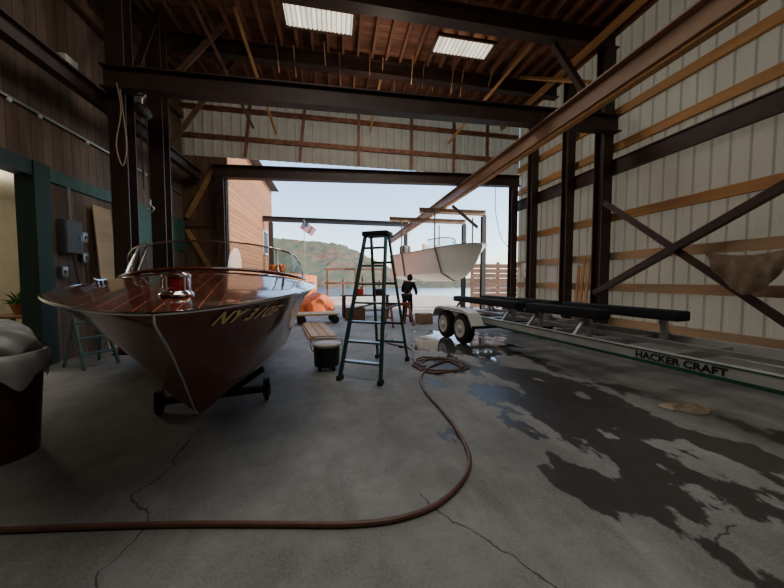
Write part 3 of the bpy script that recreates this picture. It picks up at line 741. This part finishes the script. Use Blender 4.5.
b = nb(); box(b,-.245,.245,-.125,.125,.17,.23,.015); obj('lid', b, 'steel_dark', tb)
b = nb(); tube(b,catmull([(-.1,0,.22),(-.09,0,.28),(.09,0,.28),(.1,0,.22)],4),.012,6); obj('handle', b, 'galv', tb)
cr_ = thing('crate', 'slatted timber crate on the floor in front of the workbench', 'crate', (.75,11.3,0), R(-6))
for k in range(3):
    for sy in (-1,1):
        b = nb(); box(b,-.35,.35,sy*.25-.012,sy*.25+.012,.03+.15*k,.14+.15*k); obj('slat', b, 'lumber_dark', cr_)
for sx_ in (-1,1):
    b = nb(); box(b,sx_*.35-.015,sx_*.35+.015,-.27,.27,0,.46); obj('end_board', b, 'lumber_dark', cr_)
b = nb(); box(b,-.335,.335,-.237,.237,.02,.04); obj('bottom', b, 'lumber_dark', cr_)
sh = thing('sawhorse', 'rusty orange sawhorse on the floor just in front of the stooping person', 'sawhorse', (2.05,9.55,0), R(25))
b = nb(); box(b,-.45,.45,-.05,.05,.66,.76); obj('top_beam', b, 'orange', sh)
for sx_ in (-1,1):
    for sy in (-1,1):
        b = nb(); bar(b,(sx_*.36,sy*.03,.68),(sx_*.42,sy*.26,0.01),.06,.05); obj('leg', b, 'orange', sh)
    b = nb(); bar(b,(sx_*.395,-.16,.3),(sx_*.395,.16,.3),.03,.06); obj('brace', b, 'orange', sh)
t = thing('cardboard_box', 'tan cardboard box on the floor right of the stooping person', 'box', (3.0,9.9,0), R(12))
b = nb(); box(b,-.24,.24,-.2,.2,0,.36,.004); obj('body', b, 'card', t)
b = nb(); bar(b,(0,-.202,.362),(0,.202,.362),.06,.004); obj('tape', b, 'vinyl', t)
c = onz(690,409)
b = nb(); n = 14; rows = []
for i in range(n+1):
    row = []
    for j in range(n+1):
        u, v = -1+2*i/n, -1+2*j/n
        k_ = 1-.35*abs(u*v)+.16*math.sin(5*u+3*v)
        row.append((u*.27*k_+.08*v, v*.17*k_*(1+.45*math.sin(5*u)), .008+.05*max(0,math.sin(6*u+4*v)*math.cos(5*v-2*u))*(1-max(abs(u),abs(v))**3)))
    rows.append(row)
grid_mesh(b, rows); ro = obj('rag', b, 'rag', loc=c); ro.rotation_euler = (0,0,R(-25))
tag(ro, 'crumpled tan cloth lying on the wet concrete beside the trailer', 'cloth')
# ------------------------------------------------------------------ bin at left
bn = thing('waste_bin', 'dark maroon round waste bin at the left edge of the photo', 'bin', (-2.82,3.06,0))
b = nb(); lathe(b,[(.23,0),(.235,.02),(.285,.8),(.305,.82),(.305,.87),(.285,.87),(.27,.8),(.22,.04)],32); obj('body', b, 'maroon', bn)
b = nb(); rows = []
for j, (r_, z_) in enumerate(((.262,.83),(.285,.895),(.312,.89),(.322,.84),(.325,.78),(.318,.72))):
    row = []
    for i in range(73):
        a = 2*PI*i/72; k_ = 1+(.012+.012*j/5)*math.sin(11*a+1)+.018*math.sin(23*a)*j/5
        row.append((r_*k_*math.cos(a), r_*k_*math.sin(a), z_+(.07*math.sin(4*a)+.03*math.sin(9*a+2)-.03)*(j/5)**2))
    rows.append(row)
grid_mesh(b, rows); bmesh.ops.remove_doubles(b, verts=b.verts, dist=.0005)
obj('liner', b, 'bag', bn, angle=60, label='whitish bin liner folded loosely over the rim')
b = nb(); bmesh.ops.create_icosphere(b, subdivisions=5, radius=.25)
for v in b.verts:
    d = v.co.normalized(); a = math.atan2(d.y,d.x)
    k_ = 1+.08*math.sin(5*d.x+2)+.07*math.sin(7*d.y+4*d.z)+.035*math.sin(9*a+6*d.z)*(1-abs(d.z))+.03*math.sin(14*d.x-11*d.y+3*d.z)
    v.co = V((v.co.x*k_*1.04,v.co.y*k_*1.04,v.co.z*k_*.82))
tag(obj('rubbish_bag', b, 'bag', loc=(-2.82,3.06,.95), angle=60), 'full whitish rubbish bag sitting in the mouth of the maroon bin', 'bag')
st = thing('step_stool', 'small grey-blue three-step ladder beside the dark green doorway', 'step stool', (-4.2,6.1,0), R(60))
for sg in (-1,1):
    b = nb(); bar(b,(sg*.24,-.28,0.01),(sg*.19,.05,.85),.03,.06,(0,1,0)); obj('front_rail', b, 'bluegreen', st)
    b = nb(); bar(b,(sg*.24,.30,0.01),(sg*.19,.08,.82),.03,.04,(0,1,0)); obj('rear_rail', b, 'bluegreen', st)
for k in range(1,4):
    z = .26*k; f = z/.85; y = -.28+.33*f; b = nb(); box(b,-.24+.05*f,.24-.05*f,y-.06,y+.1,z-.025,z); obj('step', b, 'bluegreen', st)
b = nb(); bar(b,(0,0,0.01),(-.18,0,3.05),.5,.02,(1,0,.1))
o = obj('plywood_sheet', b, 'lumber_pale', loc=(-4.72,7.55,0)); tag(o, 'tall pale plywood strip leaning against the left wall behind the boat', 'board')
eb = thing('breaker_panel', 'dark grey electrical breaker panel on the left wall', 'electrical panel', (XL+.002,6.78,2.0))
b = nb(); box(b,0,.14,-.2,.2,0,.62,.008); obj('box', b, 'greybox', eb)
b = nb(); box(b,.14,.15,-.18,.18,.02,.60); d_ = obj('door', b, 'greybox', eb)
b = nb(); box(b,.15,.165,.1,.13,.26,.34); obj('latch', b, 'alu', d_)
b = nb(); tube(b,[(.07,0,.62),(.07,0,1.24)],.025,8); obj('conduit', b, 'galv', eb)
for y, z, lab in ((7.12,2.25,'small grey switch box right of the breaker panel'),(7.12,1.85,'small grey socket box below the switch box'),(6.62,1.55,'small grey junction box below the breaker panel')):
    t = thing('switch_box', lab, 'switch box', (XL+.002,y,z), 0, 'small electrical boxes on the left wall')
    b = nb(); box(b,0,.08,-.07,.07,0,.2,.006); obj('body', b, 'alu', t)
    b = nb(); box(b,.08,.095,-.015,.015,.07,.13); obj('toggle', b, 'black', t)
b = nb(); tube(b, catmull([(XL+.06,6.85,1.98),(XL+.08,6.9,1.5),(XL+.1,7.0,1.2),(XL+.09,7.1,1.45),(XL+.06,7.12,1.83)],6), .012, 6)
tag(obj('hanging_cable', b, 'cable'), 'black cable looping below the breaker panel', 'cable')
b = nb(); tube(b, [(XL+.04,-4,4.35),(XL+.04,YR-.2,4.35)], .025, 8)
cd = tag(obj('wall_conduit', b, 'galv'), 'thin grey conduit with small bulbs running along the left wall', 'conduit')
for y in (5.8,6.3,7.3,9.2):
    b = nb(); sphere(b,(XL+.07,y,4.29),.032,(1,1,1.3),10,6); obj('bulb', b, 'white_paint', cd)
def flood(loc, label):
    t = thing('wall_lamp', label, 'lamp', loc, 0, 'wall lamps on the left wall')
    b = nb(); box(b,0,.1,-.05,.05,-.05,.05); obj('bracket', b, 'steel_dark', t)
    b = nb(); box(b,.1,.26,-.14,.14,-.14,.1,.02); hd = obj('housing', b, 'white_paint', t)
    b = nb(); box(b,.12,.24,-.12,.12,-.15,-.14); obj('diffuser', b, 'white_paint', hd)
flood((XL,6.75,5.5),'small pale wall lamp on the brown siding behind the left column')
flood((XL,5.9,6.2),'small pale wall lamp at the top left corner of the photo')
hz = thing('chain_hoist', 'chain hoist with hanging chain beside the left columns', 'hoist', (-3.62,6.75,4.76))
b = nb(); lathe(b,[(.03,-.16),(.1,-.13),(.12,0),(.1,.13),(.03,.16)],16,(0,0,0),Matrix.Rotation(PI/2,4,'X')); obj('body', b, 'steel_dark', hz)
b = nb(); tube(b,catmull([(0,0,.1),(0,0,.24),(.05,0,.3),(0,0,.34),(-.05,0,.32)],5),.016,6); obj('top_hook', b, 'galv', hz)
def chain(bm, p0, p1):
    p0, p1 = V(p0), V(p1); n = int((p1-p0).length/.05)
    for i in range(n):
        c = p0.lerp(p1,(i+.5)/n); ax = V((1,0,0)) if i%2 else V((0,1,0))
        tube(bm,[c+ax*.014*math.cos(a*PI/4)+V((0,0,.033*math.sin(a*PI/4))) for a in range(9)],.006,4)
b = nb(); chain(b,(.05,0,-.1),(.07,0,-1.7)); obj('chain', b, 'steel_dark', hz)
b = nb(); chain(b,(-.05,0,-.1),(-.03,0,-1.5)); obj('chain', b, 'steel_dark', hz)
b = nb(); tube(b,catmull([(.07,0,-1.68),(.07,0,-1.78),(.13,0,-1.85),(.07,0,-1.92),(.01,0,-1.87)],5),.016,6); obj('load_hook', b, 'galv', hz)
b = nb(); tube(b, catmull([(0,0,0),(.05,0,-.5),(-.06,.02,-1.1),(.04,0,-1.5),(.12,0,-1.1),(.05,0,-.1)],6), .010, 6)
tag(obj('hanging_rope', b, 'rag', loc=(-3.95,6.6,5.15)), 'thin tan rope looped over the beam by the left column', 'rope')
b = nb(); tube(b, catmull([(6.3,11.1,5.2),(6.25,11.0,4.2),(6.5,11.0,3.2),(6.95,11.0,2.7)],8), .014, 6)
tag(obj('hoist_cable', b, 'cable'), 'dark cable drooping beside the right of the doorway', 'cable')
# ------------------------------------------------------------------ right wall things
b = nb(); box(b,-.005,.005,-.22,.22,-.28,.28); tag(obj('paper_notice', b, 'paper', loc=(XR-.007,9.4,1.72)), 'white paper notice on the right wall', 'notice')
pb = thing('meter_box', 'pale grey box on the right wall between the far door columns', 'electrical box', (XR-.102,10.55,1.55))
b = nb(); box(b,-.16,0,-.2,.2,0,.6,.01); obj('body', b, 'white_paint', pb)
b = nb(); box(b,-.172,-.16,-.18,.18,.03,.57); d_ = obj('door', b, 'rail_grey', pb)
b = nb(); box(b,-.185,-.172,-.14,-.11,.26,.34); obj('latch', b, 'black', d_)
for i,(y,h_) in enumerate(((7.72,2.15),(7.90,1.9),(7.54,2.0))):
    b = nb(); bar(b,(0,0,0.0),(.16,0,h_),.10,.03,(1,0,0))
    tag(obj('board', b, 'lumber', loc=(7.12,y,.016)), ['yellowish board leaning on right wall, tallest of three','yellowish board leaning on right wall, farthest of three','yellowish board leaning on right wall, nearest of three'][i], 'board', 'boards leaning on the right wall')
b = nb(); rows = []
for j in range(19):
    v = j/18; row = []
    for i in range(33):
        u = i/32; s_ = math.sin(PI*u)
        zt_ = -.10*s_; zb = zt_-.06-.58*s_**.8
        fold = .04*math.sin(17*u+2.5*v)+.025*math.sin(31*u-4*v)
        row.append((-.10-.08*s_*math.sin(PI*v*.9)+fold*(.3+.7*v), -.60+1.20*u, zt_+(zb-zt_)*v+.03*math.sin(9*u)*v))
    rows.append(row)
grid_mesh(b, rows); cb = tag(obj('canvas_bundle', b, 'canvas', loc=(6.92,3.85,2.02), angle=180), 'draped brown canvas hanging on the right wall across the braces', 'canvas')
for sy in (-1,1):
    b = nb(); tube(b,[(-.10,sy*.60,0),(.47,sy*.66,.10)],.012,6); obj('tie', b, 'rag', cb)
# ------------------------------------------------------------------ side room
tbl = thing('side_table', 'small dark table seen through the left doorway', 'table', (-6.6,7.75,0))
b = nb(); box(b,-.5,.5,-.4,.4,.72,.76); obj('top', b, 'lumber_dark', tbl)
for sx_ in (-1,1):
    for sy in (-1,1):
        b = nb(); box(b,sx_*.44-.03,sx_*.44+.03,sy*.34-.03,sy*.34+.03,0,.72); obj('leg', b, 'steel_dark', tbl)
pp = thing('potted_plant', 'leafy potted plant on the table through the left doorway', 'plant', (-6.6,7.75,.76))
b = nb(); lathe(b,[(.09,0),(.14,.2),(.15,.2),(.15,.23),(.12,.23),(.1,.18)],18); obj('pot', b, 'terracotta', pp)
b = nb()
for i in range(60):
    a = random.uniform(0,2*PI); e = random.uniform(.2,1.3); L_ = random.uniform(.2,.42)
    d = V((math.cos(a)*math.cos(e),math.sin(a)*math.cos(e),math.sin(e))); s_ = d.cross(V((0,0,1))).normalized()*.035; p = V((0,0,.2))
    b.faces.new([b.verts.new(x_) for x_ in (p,p+d*L_*.6+s_,p+d*L_-V((0,0,.06)),p+d*L_*.6-s_)])
obj('leaves', b, 'leaf_green', pp)
# ------------------------------------------------------------------ person
def skin(name, verts, edges, rad, m, parent, roots, sub=2):
    me = bpy.data.meshes.new(name); me.from_pydata(verts, edges, [])
    o = bpy.data.objects.new(name, me); COL.objects.link(o)
    o.modifiers.new('s','SKIN'); sv = me.skin_vertices[0].data
    for i, r in enumerate(rad): sv[i].radius = (r,r) if not isinstance(r,tuple) else r; sv[i].use_root = i in roots
    md = o.modifiers.new('u','SUBSURF'); md.levels = sub; md.render_levels = sub
    dg = bpy.context.evaluated_depsgraph_get(); dg.update(); m2 = bpy.data.meshes.new_from_object(o.evaluated_get(dg))
    bpy.data.objects.remove(o)
    for p in m2.polygons: p.use_smooth = True
    m2.materials.clear(); m2.materials.append(M[m]); o = bpy.data.objects.new(name, m2); COL.objects.link(o); o.parent = parent; return o
pr = thing('person', 'person in dark clothes stooping with back turned by the white motorboat', 'person', (2.55,10.45,0), R(-32))
HS = V((0,.27,-.085))
J = dict(pel=(0,-.04,.95),sp=(0,.03,1.14),ch=(0,.15,1.32),nk=(0,.22,1.44),h0=(0,.28,1.505),h1=(0,.30,1.595),
 sl=(-.18,.14,1.36),el=(-.27,.22,1.09),wl=(-.17,.42,1.05),pl=(-.15,.50,1.06),
 sr=(.18,.14,1.36),er=(.27,.20,1.08),wr=(.20,.40,.98),pr=(.18,.48,.98),
 hl=(-.1,-.03,.9),kl=(-.13,.06,.49),al=(-.14,-.02,.09),tl=(-.16,.13,.035),
 hr=(.1,-.03,.9),kr=(.13,.0,.49),ar=(.15,-.12,.09),tr=(.17,.03,.035))
rad = dict(pel=.12,sp=.11,ch=.13,nk=.05,h0=.07,h1=.088,sl=.058,el=.042,wl=.028,pl=.032,sr=.058,er=.042,wr=.028,pr=.032,hl=.085,kl=.058,al=.038,tl=.03,hr=.085,kr=.058,ar=.038,tr=.03)
E = [('pel','sp'),('sp','ch'),('ch','nk'),('nk','h0'),('h0','h1'),('ch','sl'),('sl','el'),('el','wl'),('wl','pl'),('ch','sr'),('sr','er'),('er','wr'),('wr','pr'),('pel','hl'),('hl','kl'),('kl','al'),('al','tl'),('pel','hr'),('hr','kr'),('kr','ar'),('ar','tr')]
ks = list(J); vs = [J[k] for k in ks]; rs = [rad[k] for k in ks]; es = [(ks.index(a),ks.index(b_)) for a,b_ in E]; roots = {0}
for sg, pk in ((-1,'pl'),(1,'pr')):
    p = V(J[pk])
    for i,(off,L_) in enumerate(((-.03,.075),(-.01,.085),(.01,.08),(.03,.065))):
        i0 = len(vs); roots.add(i0)
        vs += [tuple(p+V((off,.0,0))), tuple(p+V((off,.045,.005))), tuple(p+V((off,.045+L_*.5,-.01))), tuple(p+V((off,.03+L_*.7,-.045)))]
        rs += [.010,.009,.008,.007]; es += [(i0,i0+1),(i0+1,i0+2),(i0+2,i0+3)]
    i0 = len(vs); roots.add(i0); vs += [tuple(p+V((-sg*.02,-.03,0))), tuple(p+V((-sg*.05,0,.015))), tuple(p+V((-sg*.06,.035,.01)))]; rs += [.011,.01,.008]; es += [(i0,i0+1),(i0+1,i0+2)]
skin('body', vs, es, rs, 'skin', pr, roots)
b = nb(); sphere(b,V((0,.125,1.645))+HS,.014,(1,1.2,1.5),8,6); obj('nose', b, 'skin', pr)
for sg in (-1,1):
    b = nb(); sphere(b,V((sg*.092,.02,1.645))+HS,.02,(.4,.8,1.4),8,6); obj('ear', b, 'skin', pr)
    b = nb(); sphere(b,V((sg*.033,.108,1.67))+HS,.011,(1,.6,.8),8,6); obj('eye', b, 'black', pr)
b = nb(); sphere(b,V((0,.113,1.603))+HS,.02,(1.2,.4,.35),8,6); obj('mouth', b, 'terracotta', pr)
b = nb(); sphere(b,(0,.008,1.665),.11,(.95,1.05,1.25),20,16)
bmesh.ops.delete(b, geom=[v for v in b.verts if (v.co.z < 1.68 and v.co.y > .03) or (v.co.y > .07 and v.co.z < 1.73) or v.co.z < 1.56], context='VERTS')
bmesh.ops.translate(b, verts=b.verts, vec=HS); obj('hair', b, 'hair', pr)
def sub(keys, extra):
    kk = list(keys); return [J[k] for k in kk], [(kk.index(a),kk.index(b_)) for a,b_ in E if a in kk and b_ in kk], [rad[k]+extra for k in kk]
v_, e_, r_ = sub(('pel','sp','ch','nk','sl','el','wl','sr','er','wr'), .018); r_[3] = .06; v_[3] = (0,.20,1.42)
skin('jacket', v_, e_, r_, 'navy', pr, {0})
v_, e_, r_ = sub(('pel','hl','kl','al','hr','kr','ar'), .02); skin('trousers', v_, e_, r_, 'trouser', pr, {0})
for a, t in (('al','tl'),('ar','tr')):
    A, T = V(J[a]), V(J[t]); skin('boot', [tuple(A+V((0,0,.05))), tuple(A+V((0,-.01,-.035))), tuple(T+V((0,-.03,.01))), tuple(T+V((0,.03,.005)))], [(0,1),(1,2),(2,3)], [.052,.052,.048,.04], 'boots', pr, {0})
# ------------------------------------------------------------------ outside
b = nb(); box(b,-6,10.5,14.5,28,-.3,-.03)
for x in range(-5,10,3):
    for y in (16,21.5,27.5): box(b,x-.12,x+.12,y-.12,y+.12,-1.2,-.3)
tag(obj('dock', b, 'dock'), 'weathered plank dock outside the doorway', 'dock', kind='structure')
b = nb(); box(b,-400,400,14.6,260,-1.3,-.7); tag(obj('lake', b, 'water'), 'lake water beyond the dock', 'lake', kind='structure')
b = nb(); hf = tab([(-300,30),(-60,25),(-22,21),(0,19.5),(10,16),(22,9),(34,4.5),(60,2.8),(200,2.5)]); rows = []
for j in range(26):
    row = []
    for i in range(301):
        x = -200+4/3*i; f = j/25
        row.append((x+random.uniform(-.4,.4), 80+70*f+random.uniform(-.6,.6), -1+hf(x)*math.sin(f*PI/2)*.98+(random.uniform(-.5,.9) if j else 0)))
    rows.append(row)
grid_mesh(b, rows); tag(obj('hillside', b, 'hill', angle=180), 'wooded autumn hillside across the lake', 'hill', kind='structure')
bd = thing('plank_building', 'brown plank sided building outside left of the doorway', 'building', (-7.2,18.0,-.4))
b = nb(); box(b,-2.6,2.6,-5.8,6,0,8.6); obj('wall', b, 'cedar', bd)
b = nb(); prism(b,[(-3.1,0),(3.1,0),(0,1.9)],(0,-6.2,8.6),(0,6.4,8.6)); obj('roof', b, 'shingle', bd)
for y in (3.6,):
    b = nb(); box(b,2.6,2.66,y-.6,y+.6,3.6,5.2); f_ = obj('window', b, 'white_paint', bd)
    b = nb(); box(b,2.66,2.67,y-.5,y+.5,3.7,5.1); obj('pane', b, 'steel_dark', f_)
fe = thing('plank_fence', 'sunlit orange plank fence along the dock beside the brown building', 'fence', (-2.6,16.5,-.03), R(-6))
b = nb(); box(b,-.03,.03,0,10,.1,1.9); obj('board_panel', b, 'orange_planks', fe)
for y in (0,2.5,5,7.5,10):
    b = nb(); box(b,-.14,-.03,y-.06,y+.06,0,2.0); obj('post', b, 'lumber_dark', fe)
tf = thing('timber_frame', 'low open timber frame standing on the dock behind the ladder', 'frame', (1.6,24,-.03))
for x in (-2.2,0,2.2):
    b = nb(); box(b,x-.08,x+.08,-.08,.08,0,2.3); obj('post', b, 'lumber_dark', tf)
for z in (1.2,2.3):
    b = nb(); box(b,-2.4,2.4,-.07,.07,z,z+.16); obj('rail', b, 'lumber_dark', tf)
def piling(x, y, z1, label):
    t = thing('piling', label, 'piling', (x,y,-1.2), 0, 'timber pilings at the dock')
    b = nb(); lathe(b,[(.15,0),(.14,z1+1.1),(.11,z1+1.2)],14); obj('shaft', b, 'bark', t)
    b = nb(); lathe(b,[(.155,z1+.75),(.155,z1+.85)],14); obj('band', b, 'steel_dark', t)
piling(.8,28.3,1.6,'timber piling beyond the dock, leftmost of three'); piling(2.6,28.3,1.9,'timber piling beyond the dock, middle of three'); piling(4.2,28.3,1.5,'timber piling beyond the dock, rightmost of three')
rl = thing('dock_fence', 'dark timber board fence outside at the right of the doorway', 'fence', (7.2,14.9,-.03))
for x in (0,1.5,3.0):
    b = nb(); box(b,x-.06,x+.06,.02,.14,0,2.5); obj('post', b, 'lumber_dark', rl)
for k in range(9):
    b = nb(); box(b,-.1,3.1,-.02,.02,.08+.26*k,.31+.26*k); obj('board', b, 'lumber_dark', rl)
fl = thing('flag_pole', 'small striped flag on a thin pole outside', 'flag', (-1.95,20.5,-.03))
b = nb(); tube(b,[(0,0,0),(0,0,5.5)],[.03,.02],8); obj('pole', b, 'alu', fl)
b = nb(); grid_mesh(b,[[(FW*i/20,.05*math.sin(i*.7),-FH*j/8) for i in range(21)] for j in range(9)])
fo = obj('flag', b, 'flag', fl, loc=(.02,0,5.4)); fo.rotation_euler = (0,R(35),0)
def shrub(x, y, z, w, h_, label, leaf='leaf'):
    t = thing('autumn_shrub', label, 'shrub', (x,y,z))
    b = nb(); tube(b,[(0,0,0),(.05,0,h_*.5)],[.08,.04],6); obj('trunk', b, 'bark', t)
    b = nb(); blobs = [(random.uniform(-.5,.5)*w,random.uniform(-.5,.5)*w,random.uniform(.3,.85)*h_,random.uniform(.3,.45)*w) for _ in range(9)]
    for i in range(1500):
        cx,cy,cz,r_ = random.choice(blobs); d = V((random.gauss(0,1),random.gauss(0,1),random.gauss(0,1))).normalized()
        p = V((cx,cy,cz))+d*r_*random.uniform(.7,1.05); u_ = V((random.gauss(0,1),random.gauss(0,1),random.gauss(0,1))).normalized()*.1; v2 = u_.cross(d).normalized()*.08 if u_.cross(d).length > 1e-4 else V((.08,0,0))
        b.faces.new([b.verts.new(q_) for q_ in (p-u_,p-v2,p+u_,p+v2)])
    obj('foliage', b, leaf, t)
shrub(-3.55,18.8,-.03,.8,3.0,'orange autumn shrub behind the orange plank fence')
# ------------------------------------------------------------------ light
w = bpy.data.worlds.new('World'); S.world = w; w.use_nodes = True; nt = w.node_tree
sk = nt.nodes.new('ShaderNodeTexSky'); sk.sky_type = 'NISHITA'; sk.sun_disc = False; sk.sun_elevation = R(40); sk.sun_rotation = R(100)
nt.links.new(sk.outputs[0], nt.nodes['Background'].inputs[0]); nt.nodes['Background'].inputs[1].default_value = .60
def light(name, typ, loc, energy, col=(1,1,1), size=1, rot=(0,0,0), sy=None):
    l = bpy.data.lights.new(name, typ); l.energy = energy; l.color = col
    if typ == 'AREA':
        l.size = size
        if sy: l.shape = 'RECTANGLE'; l.size_y = sy
    elif typ == 'POINT': l.shadow_soft_size = size
    o = bpy.data.objects.new(name, l); COL.objects.link(o); o.location = loc; o.rotation_euler = rot; return o
s = light('sun','SUN',(0,0,20),8.5,(1,.91,.78)); s.data.angle = R(.6)
s.rotation_euler = V((-.78,.30,-.55)).to_track_quat('-Z','Y').to_euler()
light('shed_fill','AREA',(1,1.0,7.5),130,(1,.97,.91),5,(0,0,0),3)  # these shed lights are added fill, no fixtures hang there
light('shed_fill','POINT',(-.5,3.0,6.4),105,(1,.93,.84),.5)
light('shed_fill','POINT',(1.5,8.6,6.6),40,(1,.88,.74),.5)
light('skylight_glow','AREA',(1.4,8.0,7.55),120,(1,.96,.88),6,(0,0,0),1)
light('side_room_lamp','POINT',(-6.8,7.0,3.2),80,(1,.93,.8),.3)
